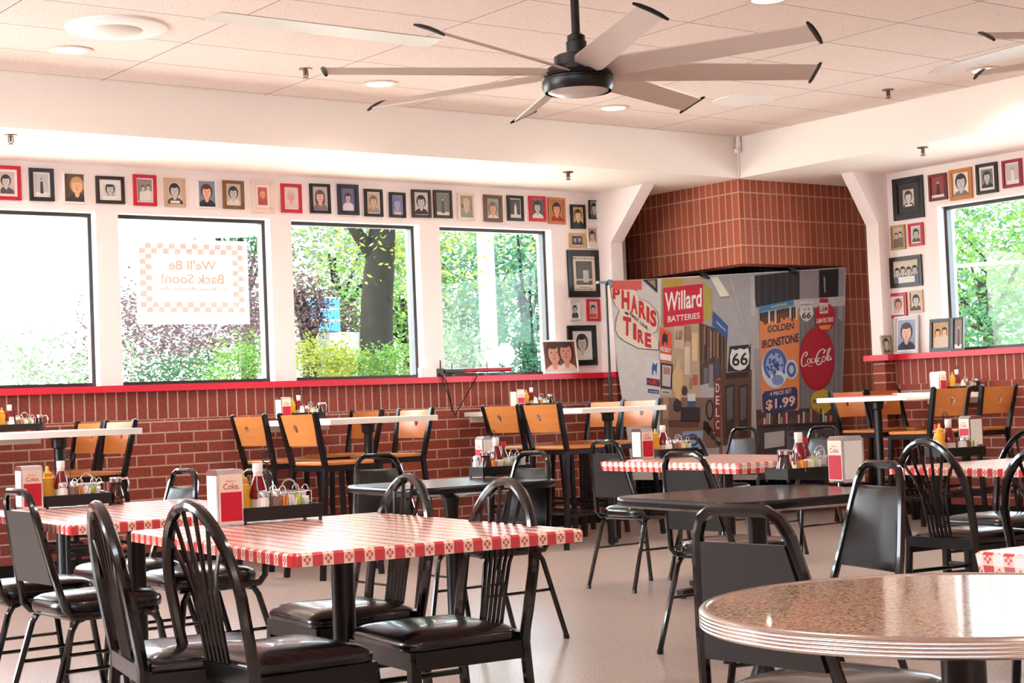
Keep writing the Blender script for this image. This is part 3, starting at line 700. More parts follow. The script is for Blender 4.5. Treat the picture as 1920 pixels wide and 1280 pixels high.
def mustard():
    t=thing('mustard_bottle','x','mustard bottle'); mb=MB(); mb.lathe([(.024,0),(.026,.01),(.026,.06),(.022,.075),(.026,.09),(.024,.11),(.014,.118)],18); mb.build('bottle',M_mustard,t)
    mb=MB(); mb.lathe([(.018,.118),(.018,.13),(.008,.138),(.005,.16)],14); mb.build('nozzle',M_mustard,t); return t
def ketchup():
    t=thing('ketchup_bottle','x','ketchup bottle'); mb=MB(); mb.lathe([(.026,0),(.031,.008),(.031,.065),(.027,.1),(.016,.135),(.0135,.15)],20); mb.build('bottle',M_ketchup,t)
    mb=MB(); mb.lathe([(.0315,.02),(.0315,.062)],20,capb=False,capt=False); mb.build('label',M_labelpaper,t)
    mb=MB(); mb.lathe([(.0158,.136),(.0146,.15)],20,capb=False,capt=False); mb.build('neck_band',M_labelpaper,t)
    mb=MB(); mb.lathe([(.0165,.15),(.0165,.176),(.015,.178)],18); mb.build('cap',M_capwhite,t); return t
def hotsauce():
    t=thing('hot_sauce_bottle','x','hot sauce bottle'); mb=MB(); mb.lathe([(.018,0),(.019,.008),(.019,.09),(.009,.115),(.008,.13)],16); mb.build('bottle',M_sauce,t)
    mb=MB(); mb.lathe([(.0195,.03),(.0195,.075)],16,capb=False,capt=False); mb.build('label',M_labelpaper,t)
    mb=MB(); mb.lathe([(.0115,.128),(.0115,.155)],14); mb.build('cap',M_capred,t); return t
def shaker(m):
    def f():
        t=thing('salt_shaker' if m is M_salt else 'pepper_shaker','x','shaker'); mb=MB(); mb.lathe([(.021,0),(.023,.005),(.021,.058),(.016,.072)],8); mb.build('jar',m,t,ang=20)
        mb=MB(); mb.lathe([(.018,.07),(.018,.084),(.013,.092),(.0,.094)],16,capt=False); mb.build('lid',M_chrome,t); return t
    return f
def syrup():
    t=thing('syrup_jug','x','syrup jug'); mb=MB(); mb.lathe([(.03,0),(.036,.012),(.034,.04),(.022,.08),(.024,.095)],20); mb.build('jar',M_syrup,t)
    mb=MB(); mb.lathe([(.026,.093),(.026,.108),(.02,.114)],20); mb.tube([(.024,0,.105),(.05,0,.108),(.058,0,.085),(.053,0,.05)],.005,8); mb.build('pour_lid',M_chrome,t); return t
def creamers():
    t=thing('creamer_basket','x','creamer basket'); mb=MB()
    for k in range(6):
        x,y=(-.036+.036*(k%3)),(-.017+.034*(k//3)); mb.lathe([(.012,.045),(.017,.075),(.018,.077),(.012,.078)],12,(x,y,0)); mb.lathe([(.012,.012),(.016,.042)],12,(x,y,0))
    mb.build('creamer_cups',M_ceram,t)
    mb=MB(); W,H=.062,.04
    for z in (.004,.045,.08): mb.tube([(-W,-H,z),(W,-H,z),(W,H,z),(-W,H,z)],.0016,5,closed=True)
    for x in (-W,-.02,.02,W):
        for y in(-H,H): mb.tube([(x,y,.0),(x,y,.08)],.0016,5)
        mb.tube([(x,-H,.004),(x,H,.004)],.0016,5)
    for y in (-H,H):
        for x in (-.04,.04): mb.tube([(x+.012*math.cos(a),y,.08+.022*math.sin(a)) for a in [PI*k/8 for k in range(9)]],.0018,5)
    mb.build('wire_frame',M_chrome,t)
    mb=MB(); mb.tube([(.026*math.cos(a),0,.09+.03*math.sin(a)) for a in [PI*k/12 for k in range(13)]],.0028,6); mb.tube([(-.026,0,.004),(-.026,0,.09)],.0028,6); mb.tube([(.026,0,.004),(.026,0,.09)],.0028,6); mb.build('handle',M_chrome,t); return t
def packets():
    t=thing('sugar_packets','x','sugar packets'); rnd=random.Random(3)
    for mi,(m,n) in enumerate(((M_orange,5),(M_pkwhite,5),(M_green,3),(M_pkwhite,3))):
        mb=MB()
        for k in range(n):
            x=-.05+mi*.028+k*.005; R=Matrix.Rotation(rnd.uniform(-.25,.25),3,'Y')@Matrix.Rotation(rnd.uniform(-.1,.1),3,'X'); mb.box((x,rnd.uniform(-.006,.006),.04+rnd.uniform(-.004,.008)),(.0035,.04,.046),0,R)
        mb.build('packet_bundle',m,t,smooth=False)
    return t
M_mesh=mat('black_wire_mesh',(20,18,18),.4)
def tray():
    t=thing('condiment_tray','x','condiment tray'); a,b=.135,.07
    mb=MB(); mb.box((0,0,.012),(2*a,2*b,.004)); mb.build('bottom',M_mesh,t)
    mb=MB()
    for s in(-1,1):
        mb.box((0,s*b,.032),(2*a,.003,.036)); mb.box((s*a,0,.032),(.003,2*b,.036))
    mb.tube([(-a,-b,.051),(a,-b,.051),(a,b,.051),(-a,b,.051)],.003,6,closed=True); mb.build('side_wall',M_mesh,t)
    for sx in(-1,1):
        for sy in(-1,1): mb=MB(); mb.lathe([(.006,0),(.006,.014)],8,(sx*(a-.005),sy*(b-.005),0)); mb.build('foot',M_mesh,t)
    mb=MB(); mb.tube([(.0,b-.012,.012),(.0,b-.012,.19)],.0022,6); mb.tube([(.018*math.cos(x),b-.012,.208+.018*math.sin(x)) for x in [2*PI*k/20 for k in range(20)]],.0022,6,closed=True); mb.tube([(.008*math.cos(x),b-.012,.208+.008*math.sin(x)) for x in [2*PI*k/14 for k in range(14)]],.0018,5,closed=True); mb.build('card_holder',M_mesh,t); return t
MK={'mustard':('mustard',mustard,'yellow mustard squeeze bottle'),'ketchup':('ketchup',ketchup,'ketchup bottle with white cap'),'hot':('hot',hotsauce,'small hot sauce bottle with red cap'),'salt':('salt',shaker(M_salt),'glass salt shaker with metal lid'),'pepper':('pepper',shaker(M_pepper),'glass pepper shaker with metal lid'),'syrup':('syrup',syrup,'dark syrup jug with chrome pouring lid'),'cream':('cream',creamers,'wire basket of white creamer cups'),'packs':('packs',packets,'bundle of coloured sugar packets')}
NMS={'mustard':'mustard bottles','ketchup':'ketchup bottles','hot':'hot sauce bottles','salt':'salt shakers','pepper':'pepper shakers','syrup':'syrup jugs','cream':'creamer baskets','packs':'sugar packets'}
LAY={'mustard':(-.1,.03),'ketchup':(-.045,.03),'salt':(-.06,-.045),'pepper':(-.015,-.045),'cream':(.06,.022),'packs':(.05,-.038),'syrup':(.1,-.04),'hot':(-.005,.03)}
def cset(tp,rz,dp,drz,z,where,items,lay={},sc=1):
    place('tray',tray,tp,rz,'black wire condiment tray on the '+where,'condiment trays')
    for k in items:
        x,y=lay.get(k,LAY[k]); v=rotv(x,y,rz); kk,mk,l=MK[k]
        zz=z+.0142
        if k=='syrup' and abs(x)>.135: zz=z
        place(kk,mk,(tp[0]+v.x,tp[1]+v.y,zz),rz,l+' on the '+where,NMS[k])
    place('disp',dispenser,dp,drz,'red labelled napkin dispenser on the '+where,'napkin dispensers')
def top(px,py,z=ZT): p=onz(px,py,z); return (p.x,p.y,z)
def edge(T,l,px,back=.085):
    p=on_line(Vector((T.x,T.y,ZT))+rotv(0,l/2-back,R6),rotv(1,0,R6),px); return (p.x,p.y,ZT)
base=('mustard','ketchup','salt','pepper','cream','packs')
cset(edge(T1,TL,517),R6,edge(T1,TL,424,.1),R6,ZT,'large near checked table',base)
cset(edge(T2,TL,140),R6,edge(T2,TL,56,.1),R6,ZT,'checked table at the left',base+('syrup',),{'syrup':(.17,-.02)})
def hp(px,y): p=ony(px,790,y); return (p.x,y,1.05)
YH=D-.22
YH=D-.25
cset(hp(33,YH),0,hp(-25,YH-.02),0,1.05,'leftmost high table',base+('syrup',),{'syrup':(.16,.0)})
cset(hp(574,YH),0,hp(532,YH-.02),0,1.05,'high table under the middle windows',base+('syrup',),{'syrup':(.112,-.03),'packs':(.03,-.045)})
cset(hp(1010,YH),0,hp(972,YH-.02),0,1.05,'high table beside the banner stand',base+('syrup',),{'syrup':(.112,-.03),'packs':(.03,-.045)})
cset(top(938,893),R6,top(915,878),R6+PI/2,ZT,'left black table',('ketchup','hot','cream','packs','syrup','salt'),{'ketchup':(.0,.03),'hot':(.045,.035),'syrup':(-.09,-.02),'packs':(-.02,-.04),'cream':(.075,-.015),'salt':(-.11,.035)})
cset(edge(T3,1.3,1262),R6,edge(T3,1.3,1206,.1),R6,ZT,'cloth covered table before the banner',base)
cset(top(1506,900),R6,top(1588,905),R6+PI/2,ZT,'right black table',('ketchup','hot','cream','packs','syrup'),{'ketchup':(.01,.03),'hot':(.05,.035),'syrup':(-.095,-.0),'packs':(-.0,-.045),'cream':(.08,-.015)})
cset(top(1792,858),R6,top(1822,838),R6+PI/2,ZT,'checked table at the right',('mustard','hot','ketchup','salt','pepper','packs'),{'mustard':(-.1,.0),'hot':(-.075,.045),'ketchup':(-.03,.01),'salt':(.01,-.04),'pepper':(.05,-.03),'packs':(.085,-.01)})
YR=yn+.2
def hr(px,y): p=ony(px,720,y); return (p.x,y,1.05)
cset((XR-.27,yc-.15,1.05),0,(XR-.27-.2,yc-.05,1.05),0,1.05,'white table on the right wall',base+('syrup',),{'syrup':(.18,.0)})
print('RH px caddy')
# menus on the right high table
def sheet(x,y,w,l,rz,z,name,label,m,gp='menus on the right wall table'):
    mb=MB(); mb.box((0,0,.004),(w,l,.008)); o=mb.build(name,m,loc=(x,y,z),rz=rz,smooth=False); tag(o,label,'menu',gp)
zz=1.051
sheet(10.35,yc+.12,.3,.42,.1,zz,'menu','red covered menu lying on the right wall table',M_red)
sheet(10.62,yc-.22,.3,.4,-.05,zz,'menu','white sheet menu at the front edge of the right wall table',M_napkin)
sheet(10.85,yc+.05,.36,.42,.15,zz,'menu','black covered menu lying under a pale sheet on the right wall table',M_black)
sheet(10.86,yc+.05,.22,.3,.05,zz+.0085,'menu','pale sheet lying on the black menu on the right wall table',mat('pale_blue_sheet',(206,220,226),.5))
# ------------------------------------------------------------------ picture frames
SK=(214,168,140)
def printmesh(mb,w,h,o0,style,seed,mi,head=(0,.12),hs=.2):
    """portrait print in the plane, local u,v; materials mi: 0 background 1 hair 2 skin 3 clothes 4 light"""
    pass
_pm={}
def pm(c): 
    k='print_%d_%d_%d'%tuple(c); return mat(k,c,.55)
SEP=dict(bg=(150,146,142),hair=(52,48,46),skin=(196,188,182),cl=(84,82,84))
def frame(name,label,Wd,H,fw,fc,matw,matc,style,loc,axis,tilt=0,group='framed photos on the window wall',lean=0,two=None,extra=None,dep=.02):
    t=thing(name,label,'picture frame',loc,0,group)
    M=Matrix.Rotation(tilt,4,'Y')
    if axis=='x': base=Matrix.Rotation(-PI/2,4,'Z')
    else: base=Matrix.Identity(4)
    t.matrix_world=Matrix.Translation(loc)@base@Matrix.Rotation(lean,4,'X')@M   # local: x right, z up, -y to the room
    m=mat('frame_%d_%d_%d'%tuple(fc),fc,.35)
    mb=MB()
    for s in(-1,1):
        mb.box((s*(Wd/2-fw/2),-dep/2,0),(fw,dep,H)); mb.box((0,-dep/2,s*(H/2-fw/2)),(Wd-2*fw,dep,fw))
        mb.box((s*(Wd/2-fw*.8),-dep,0),(fw*.25,.006,H-fw)); mb.box((0,-dep,s*(H/2-fw*.8)),(Wd-fw,.006,fw*.25))
    mb.build('moulding',m,t,smooth=False)
    iw,ih=Wd-2*fw,H-2*fw
    if matw:
        mb=MB(); mb.box((0,-.004,0),(iw,.006,ih)); mb.build('mount',mat('mount_%d_%d_%d'%tuple(matc),matc,.8),t,smooth=False)
    pw,ph=iw-2*matw,ih-2*matw
    st=dict(SEP); st.update(style or {})
    mb=MB(); y=-.0085
    mb.box((0,-.007,0),(pw,.002,ph),0)
    def ell(cx,cz,rx,rz_,mi,e,n=20,a0=0,a1=2*PI):
        vs=[(max(-.5,min(.5,cx+rx*math.cos(a0+(a1-a0)*k/n)))*pw,y-e,max(-.5,min(.5,cz+rz_*math.sin(a0+(a1-a0)*k/n)))*ph) for k in range(n)]; mb.add(vs,[tuple(range(n))],mi)
    def rect(x0,x1,z0,z1,mi,e): mb.add([(x0*pw,y-e,z0*ph),(x1*pw,y-e,z0*ph),(x1*pw,y-e,z1*ph),(x0*pw,y-e,z1*ph)],[(0,1,2,3)],mi)
    kind=st.get('k','p')
    ar=ph/pw
    def person(cx,cz,s,e=0,long=False):
        rx=.2*s; rz_=.2*s/ar*1.25
        ell(cx,cz+.02*s,rx*1.32,rz_*1.25,1,e)
        if long: ell(cx,cz-.6*rz_,rx*1.35,rz_*1.3,1,e)
        vs=[]
        sh=.42*s
        prof=[(-sh,-.5),(-sh*.95,cz-rz_*1.9),(-sh*.6,cz-rz_*1.45),(-.09*s,cz-rz_*1.15),(.09*s,cz-rz_*1.15),(sh*.6,cz-rz_*1.45),(sh*.95,cz-rz_*1.9),(sh,-.5)]
        mb.add([(max(-.5,min(.5,cx+a))*pw,y-e-.0003,max(-.5,b)*ph) for a,b in prof],[tuple(range(8))],3)
        ell(cx,cz-rz_*1.1,rx*.45,rz_*.6,2,e+.0006)
        ell(cx,cz-rz_*.1,rx*.95,rz_*1.0,2,e+.0009)
        for s_ in(-1,1): ell(cx+s_*rx*.38,cz+rz_*.08,rx*.13,rz_*.07,1,e+.0013,8)
        ell(cx,cz-rz_*.55,rx*.28,rz_*.07,5,e+.0013,8); ell(cx,cz-rz_*.2,rx*.1,rz_*.18,5,e+.0012,8)
        ell(cx-rx*.1,cz+rz_*.85,rx*.95,rz_*.42,1,e+.0014,14)
    if kind=='p': person(st.get('cx',0),st.get('cz',.08),st.get('s',1)*1.35,0,st.get('long',False))
    elif kind=='f':   # full figure
        cx=st.get('cx',0); mb.add([((cx-.12)*pw,y-.0003,-.42*ph),((cx+.14)*pw,y-.0003,-.42*ph),((cx+.09)*pw,y-.0003,.15*ph),((cx-.08)*pw,y-.0003,.15*ph)],[(0,1,2,3)],3); ell(cx,.24,.09,.07,1,.0002); ell(cx,.22,.07,.06,2,.0006); rect(-.5,.5,-.5,-.36,4,.0001)
    elif kind=='g':   # group
        for i,cx in enumerate(st.get('xs',(-.2,.2))): person(cx,st.get('cz',.1)+.04*(i%2),st.get('s',.62),.001*i)
        if st.get('table'): rect(-.3,.35,-.5,-.22,4,.006)
    elif kind=='poster':
        rect(-.36,.36,-.32,.36,3,.0003); rect(-.05,.2,-.25,.1,4,.0006); rect(-.36,.36,-.2,-.15,4,.0005)
        for tx,z0,z1,x0,x1 in (('Marjorie Barrows',.40,.46,-.44,.44),('Writer of',-.42,-.37,-.22,.22),('Apple Cuttin & More',-.48,-.43,-.44,.44)):
            addtext(mb,tx,[(x0*pw,y-.0008,z0*ph),(x1*pw,y-.0008,z0*ph),(x1*pw,y-.0008,z1*ph),(x0*pw,y-.0008,z1*ph)],1,.01)
    if st.get('plate'): rect(-.3,.3,-.47,-.36,4,.003)
    c=st['skin']; mb.build('photograph',[pm(st['bg']),pm(st['hair']),pm(st['skin']),pm(st['cl']),pm(st.get('lt',(226,220,212))),pm(tuple(int(v*.72) for v in c))],t,smooth=False)
    return t
BLK=(28,26,28);REDF=(196,30,52);NAVY=(38,40,52);GOLD=(176,138,96);TAN=(200,170,140);WHT=(236,226,220);BRZ=(128,92,60);CREAM=(232,206,190);BRN=(110,74,58);ORG=(196,122,58);DKB=(58,34,32);SIL=(206,200,200)
COLR=dict(skin=(220,160,130))
def wl(x0,x1,y0,y1,**k):
    a=ony((x0+x1)/2,(y0+y1)/2,D); w=ony(x1,(y0+y1)/2,D).x-ony(x0,(y0+y1)/2,D).x; h=ony((x0+x1)/2,y0,D).z-ony((x0+x1)/2,y1,D).z
    return a-Vector((0,.001,0)),w*1.0,h
LW=[ # x0,x1,y0,y1, frame colour, frame w frac, mat frac, mat colour, style, label
(-12,38,311,375,REDF,.13,.1,WHT,dict(bg=(196,180,172),cx=-.1),'red frame cut off by the left edge of the picture'),
(54,100,316,377,NAVY,.15,.08,WHT,dict(k='f',bg=(190,184,180),cl=(60,58,60)),'black frame with a grey street scene, second from the left'),
(116,160,323,382,WHT,.08,0,WHT,dict(bg=(96,74,60),hair=(196,150,100),skin=(226,176,140),cl=(60,50,50),cx=.15),'slim white frame with a blond person, third from the left'),
(179,232,331,382,(46,34,36),.12,.17,WHT,dict(bg=(206,200,194)),'dark frame with a wide white mount around a small grey portrait'),
(249,292,328,386,REDF,.13,.06,WHT,dict(k='g',bg=(150,136,130),xs=(-.12,.24),cl=(216,206,200),hair=(90,80,76)),'red frame with a wedding couple, fifth from the left'),
(307,346,334,388,TAN,.13,0,WHT,dict(bg=(214,188,160),plate=1),'tan patterned frame with a sepia portrait'),
(368,405,337,391,WHT,.08,0,WHT,dict(bg=(128,140,156),hair=(90,50,36),skin=(232,176,150),cl=(40,44,50)),'slim white frame with a blue grey colour portrait'),
(417,456,339,392,BRZ,.14,.02,WHT,dict(bg=(206,186,170),cl=(228,216,208)),'bronze frame with small plates at top and bottom'),
(470,513,337,399,CREAM,.2,.1,(246,232,222),dict(bg=(190,90,80),hair=(220,170,120),skin=(224,150,120),cl=(170,70,70),s=.8),'wide cream frame around a small reddish photo'),
(526,564,345,399,REDF,.14,.08,WHT,dict(bg=(226,206,200),hair=(200,180,176),skin=(222,150,136),cl=(214,190,190)),'red frame with a pale white haired portrait'),
(580,618,345,400,BLK,.13,.03,WHT,dict(bg=(200,180,172),hair=(110,76,66),skin=(218,170,156),cl=(130,110,120),long=1),'black frame with light outer edge, long haired portrait'),
(632,671,346,403,NAVY,.17,.0,WHT,dict(bg=(110,104,140),hair=(50,44,60),skin=(200,170,170),cl=(216,206,216),s=.7),'navy frame with brown outer edge and bluish photo'),
(682,716,355,406,BLK,.13,.06,WHT,dict(bg=(196,172,150),hair=(120,96,76),skin=(206,176,150),cl=(160,140,120)),'black frame with a pale sepia child portrait'),
(729,759,361,408,BLK,.14,0,WHT,dict(bg=(130,132,166),hair=(110,110,150),skin=(160,160,190),cl=(140,140,180),plate=1,lt=(232,190,130)),'small black frame with a blue tinted photo'),
(771,806,356,408,DKB,.12,.03,WHT,dict(bg=(206,200,196),cl=(50,48,50)),'dark brown frame with a portrait in a striped top'),
(812,846,357,409,(52,46,40),.12,.03,(200,186,160),dict(k='f',bg=(126,126,120),cl=(90,90,88)),'black and gold frame with a grey outdoor figure'),
(857,889,362,413,CREAM,.12,.02,WHT,dict(bg=(156,140,124),hair=(190,170,150),skin=(206,180,160),cl=(140,146,142),long=1),'cream frame with a muted colour portrait'),
(906,940,366,416,BRN,.16,0,WHT,dict(bg=(150,156,160),hair=(120,104,92),skin=(214,160,140),cl=(224,220,216),cz=0),'brown wooden frame with a person in white'),
(950,980,367,414,BLK,.14,.05,WHT,dict(k='f',bg=(86,82,82),cl=(226,222,218)),'black frame with a standing figure in white clothes'),
(991,1022,368,415,REDF,.14,.02,WHT,dict(bg=(90,86,80),cl=(226,220,214)),'red frame with a portrait in white, beside the orange frame'),
(1027,1058,371,420,ORG,.13,.0,WHT,dict(bg=(190,120,90),hair=(60,30,26),skin=(226,160,130),cl=(170,30,40)),'orange wooden frame with a person in red'),
(1069,1096,384,429,BLK,.13,0,WHT,dict(bg=(206,170,110),hair=(70,50,36),skin=(226,196,150),cl=(40,36,36)),'black frame at the top of the corner column with a yellowish portrait'),
(1103,1123,376,411,BLK,.06,.0,WHT,dict(bg=(150,146,142)),'smallest dark frame highest in the wall corner'),
(1067,1095,437,464,(206,160,70),.13,.06,WHT,dict(k='g',bg=(90,80,100),xs=(-.2,.2),cl=(60,44,80)),'small gold frame lying wide with two people'),
(1098,1121,424,466,WHT,.1,.04,WHT,dict(bg=(190,150,130),cl=(232,216,206)),'white frame beside the small gold one'),
(1064,1124,469,557,BLK,.15,.0,WHT,dict(k='poster',bg=(226,210,190),cl=(96,90,84),lt=(190,184,176)),'large black frame holding a printed poster'),
(1067,1087,562,601,SIL,.1,.1,WHT,dict(bg=(214,210,210),cl=(70,76,100)),'slim silver frame under the poster'),
(1099,1123,561,602,REDF,.16,.06,WHT,dict(bg=(206,190,180),cl=(206,70,60)),'small red frame under the poster'),
(1064,1117,610,685,BLK,.15,.08,WHT,dict(bg=(226,222,216),cl=(226,224,222),s=1.1,cz=.1),'large black frame with a grey portrait in a white collar'),
]
for i,(x0,x1,y0,y1,fc_,ff,mf,mc,stl,lab) in enumerate(LW):
    p,w,h=wl(x0,x1,y0,y1); m_=min(w,h)
    frame('picture_frame','window wall photo, '+lab,w,h,ff*m_,fc_,mf*m_,mc,stl,p,'y',tilt=random.uniform(-.012,.012))
# on the sill of the window wall
a=ony(1048,673,D-.03); frame('picture_frame','white framed reddish photo of two people standing on the red sill',.40,.30,.016,WHT,0,WHT,dict(k='g',bg=(120,60,46),xs=(-.17,.2),hair=(70,34,26),skin=(206,140,116),cl=(226,196,184),s=.95,cz=.12),(a.x,D-.035,ZS+.025+.15),'y',lean=-rad(6),group='framed photos on the window wall')
RWF=[
(1676,1733,332,411,BLK,.16,.16,(64,62,60),dict(bg=(200,184,166),plate=1,skin=(216,202,188)),'largest black frame with a dark mount in the upper corner'),
(1743,1777,326,376,(112,40,36),.13,0,WHT,dict(k='f',bg=(150,60,66),cl=(30,26,28),plate=1),'red brown frame with a dark standing figure'),
(1782,1824,316,374,ORG,.14,0,WHT,dict(bg=(230,222,210),cl=(120,116,110)),'orange wooden frame with a curly haired portrait'),
(1832,1872,306,363,BLK,.13,.1,WHT,dict(bg=(120,116,112),cl=(50,48,48)),'black frame with white mount above the window'),
(1881,1918,299,351,(150,26,50),.13,.06,WHT,dict(k='f',bg=(190,178,176),cl=(226,218,216)),'dark red frame with a pale figure at the right edge'),
(1672,1699,422,468,GOLD,.12,0,WHT,dict(k='g',bg=(196,172,140),xs=(-.18,.2),cl=(110,96,84)),'gold frame with an old wedding couple'),
(1705,1733,418,461,REDF,.14,.08,WHT,dict(bg=(190,186,182)),'red frame beside the wedding couple'),
(1670,1730,480,538,(40,30,28),.14,0,WHT,dict(k='g',bg=(206,190,170),xs=(-.35,-.12,.12,.36),s=.42,cz=.02,cl=(84,100,140),table=1),'dark frame lying wide with a group of people'),
(1669,1702,549,596,(180,30,52),.14,.07,WHT,dict(bg=(200,190,184),hair=(110,70,56),skin=(214,160,136),cl=(210,196,186)),'red frame below the group photo'),
(1706,1732,544,586,TAN,.13,0,WHT,dict(bg=(206,190,170),hair=(60,56,52)),'tan frame with a half lit profile'),
]
for i,(x0,x1,y0,y1,fc_,ff,mf,mc,stl,lab) in enumerate(RWF):
    cx,cy=(x0+x1)/2,(y0+y1)/2; p=onx(cx,cy,XR); w=onx(x0,cy,XR).y-onx(x1,cy,XR).y; h=onx(cx,y0,XR).z-onx(cx,y1,XR).z; m_=min(w,h)
    frame('picture_frame','right wall photo, '+lab,w,h,ff*m_,fc_,mf*m_,mc,stl,p-Vector((.001,0,0)),'x',group='framed photos on the right wall')
for x0,x1,h,fc_,ff,mf,stl,lab,rzx in ((1678,1722,.33,SIL,.07,.06,dict(bg=(150,156,180),hair=(70,60,66),skin=(226,180,160),cl=(56,60,84)),'silver framed blue portrait standing on the right red sill',0),(1747,1788,.28,BLK,.13,.0,dict(k='g',bg=(190,150,110),xs=(-.2,.22),hair=(60,40,30),skin=(226,176,140),cl=(206,180,160)),'black frame with two people standing before the right window',0),(1790,1811,.28,BLK,.13,.0,dict(k='f',bg=(150,130,120),cl=(90,70,76)),'narrow turned black frame standing before the right window',0)):
    xx=XR-.04; p=onx((x0+x1)/2,640,xx); w=abs(onx(x0,640,xx).y-onx(x1,640,xx).y); m_=min(w,h)
    frame('picture_frame',lab,w,h,ff*m_,fc_,mf*m_,WHT,stl,(xx+.01 if 'silver' in lab or 'smallest' in lab else xx-.01,p.y,ZSR+.026+h/2),'x',group='framed photos on the right wall',lean=-rad(5))
p=ony(1661,652,9.645); frame('picture_frame','smallest tan frame standing at the left end of the right red sill',.135,.165,.013,(150,132,106),0,WHT,dict(bg=(190,170,140)),(p.x,9.645,ZSR+.026+.083),'y',group='framed photos on the right wall',lean=-rad(5))
# ------------------------------------------------------------------ things on the left sill
zsl=ZS+.025
def sillx(px): return ony(px,700,D-.03).x
mb=MB(); mb.box((0,0,.04),(.16,.05,.08)); o=mb.build('plastic_box',M_white,loc=(sillx(802),D-.03,zsl)); tag(o,'small white plastic box on the red sill between the third and fourth windows','box')
rb=thing('network_box','small black network box with stub aerial and hanging cables on the red sill','network box',(sillx(822),D-.035,zsl))
mb=MB(); mb.box((0,0,.035),(.07,.05,.07)); mb.build('case',M_black,rb); mb=MB(); mb.tube([(.02,0,.07),(.02,0,.14)],.006,8); mb.build('aerial',M_black,rb)
mb=MB(); mb.tube([(-.01,-.03,.03),(.0,-.055,-.02),(.06,-.04,-.16),(.12,-.045,-.33),(.16,-.04,-.28),(.3,-.04,-.1),(.36,-.055,.0),(.38,-.02,.03)],.005,6); mb.tube([(.0,-.03,.02),(.03,-.055,-.03),(.08,-.045,-.2),(.09,-.045,-.3)],.005,6); mb.build('cable',M_black,rb)
lb=thing('light_bar','long dark green and red tube light lying on small stands along the fourth window','light bar',(0,0,0))
xa,xb,xm=sillx(833),sillx(957),sillx(869); yb_=D-.03
lb.location=(xa,yb_,zsl)
mb=MB(); mb.tube([(0,0,.045),(xm-xa,0,.045)],.022,12); mb.build('dark_tube',mat('dark_green_plastic',(46,58,50),.3),lb)
mb=MB(); mb.tube([(xm-xa,0,.05),(xb-xa,0,.05)],.019,12); mb.build('red_tube',mat('dark_red_plastic',(150,30,48),.25),lb)
mb=MB()
for x in (.08,.45,.62,.8,1.0): 
    if x<xb-xa: mb.box((x,0,.012),(.04,.05,.024)); mb.tube([(x,0,.0),(x,0,.12)],.005,6)
mb.build('stands',M_black,lb)
# poster on the second window (seen from behind, so its print is mirrored)
ps=MB(); yP=D+.1
def pw_(px,py): v=ony(px,py,yP); return v
q=[pw_(258,606),pw_(453,609),pw_(463,452),pw_(262,448)]
ctr=(q[0]+q[1]+q[2]+q[3])/4
W_=q[1].x-q[0].x; x0_,x1_=min(q[0].x,q[3].x),max(q[1].x,q[2].x); z0_,z1_=(q[0].z+q[1].z)/2,(q[2].z+q[3].z)/2
def translu(name,c,f=.5):
    m,t,b=nt(name); b.inputs['Base Color'].default_value=s2l(c); b.inputs['Roughness'].default_value=.8
    tr=t.nodes.new('ShaderNodeBsdfTranslucent'); tr.inputs[0].default_value=s2l(c); mx=t.nodes.new('ShaderNodeMixShader'); mx.inputs[0].default_value=f
    t.links.new(b.outputs[0],mx.inputs[1]); t.links.new(tr.outputs[0],mx.inputs[2]); t.links.new(mx.outputs[0],t.nodes['Material Output'].inputs[0]); return m
ps.box(((x0_+x1_)/2,yP,(z0_+z1_)/2),(x1_-x0_,.002,z1_-z0_),0)
ix0,ix1,iz0,iz1=x0_+.03,x1_-.04,z0_+.09,z1_-.03; nx,nz=18,13; cw,ch=(ix1-ix0)/nx,(iz1-iz0)/nz
yq=yP-.0015
def pr(a,b,c,d,mi,e=0): ps.add([(a,yq-e,c),(b,yq-e,c),(b,yq-e,d),(a,yq-e,d)],[(0,1,2,3)],mi)
pr(ix0,ix1,iz0,iz1,2)
for i in range(nx):
    for j in range(nz):
        if (i<2 or i>=nx-2 or j<2 or j>=nz-2) and (i+j)%2: pr(ix0+i*cw,ix0+(i+1)*cw,iz0+j*ch,iz0+(j+1)*ch,1,.0005)
for tx,fx0,fx1,fz0,fz1 in (("We'll Be",.27,.73,.62,.76),('Back Soon!',.2,.8,.42,.56),('Follow Along At',.18,.82,.3,.37)):
    a,b=lerp(ix0,ix1,fx0),lerp(ix0,ix1,fx1); c,d=lerp(iz0,iz1,fz0),lerp(iz0,iz1,fz1)
    addtext(ps,tx,[(b,yq-.001,c),(a,yq-.001,c),(a,yq-.001,d),(b,yq-.001,d)],3,.02)
o=ps.build('window_poster',[translu('poster_paper',(250,240,236)),translu('poster_check',(250,204,200)),translu('poster_pink',(250,232,226)),translu('poster_text',(244,190,180))],smooth=False)
tag(o,'pale pink checked notice stuck on the second window, its lettering seen mirrored','poster')
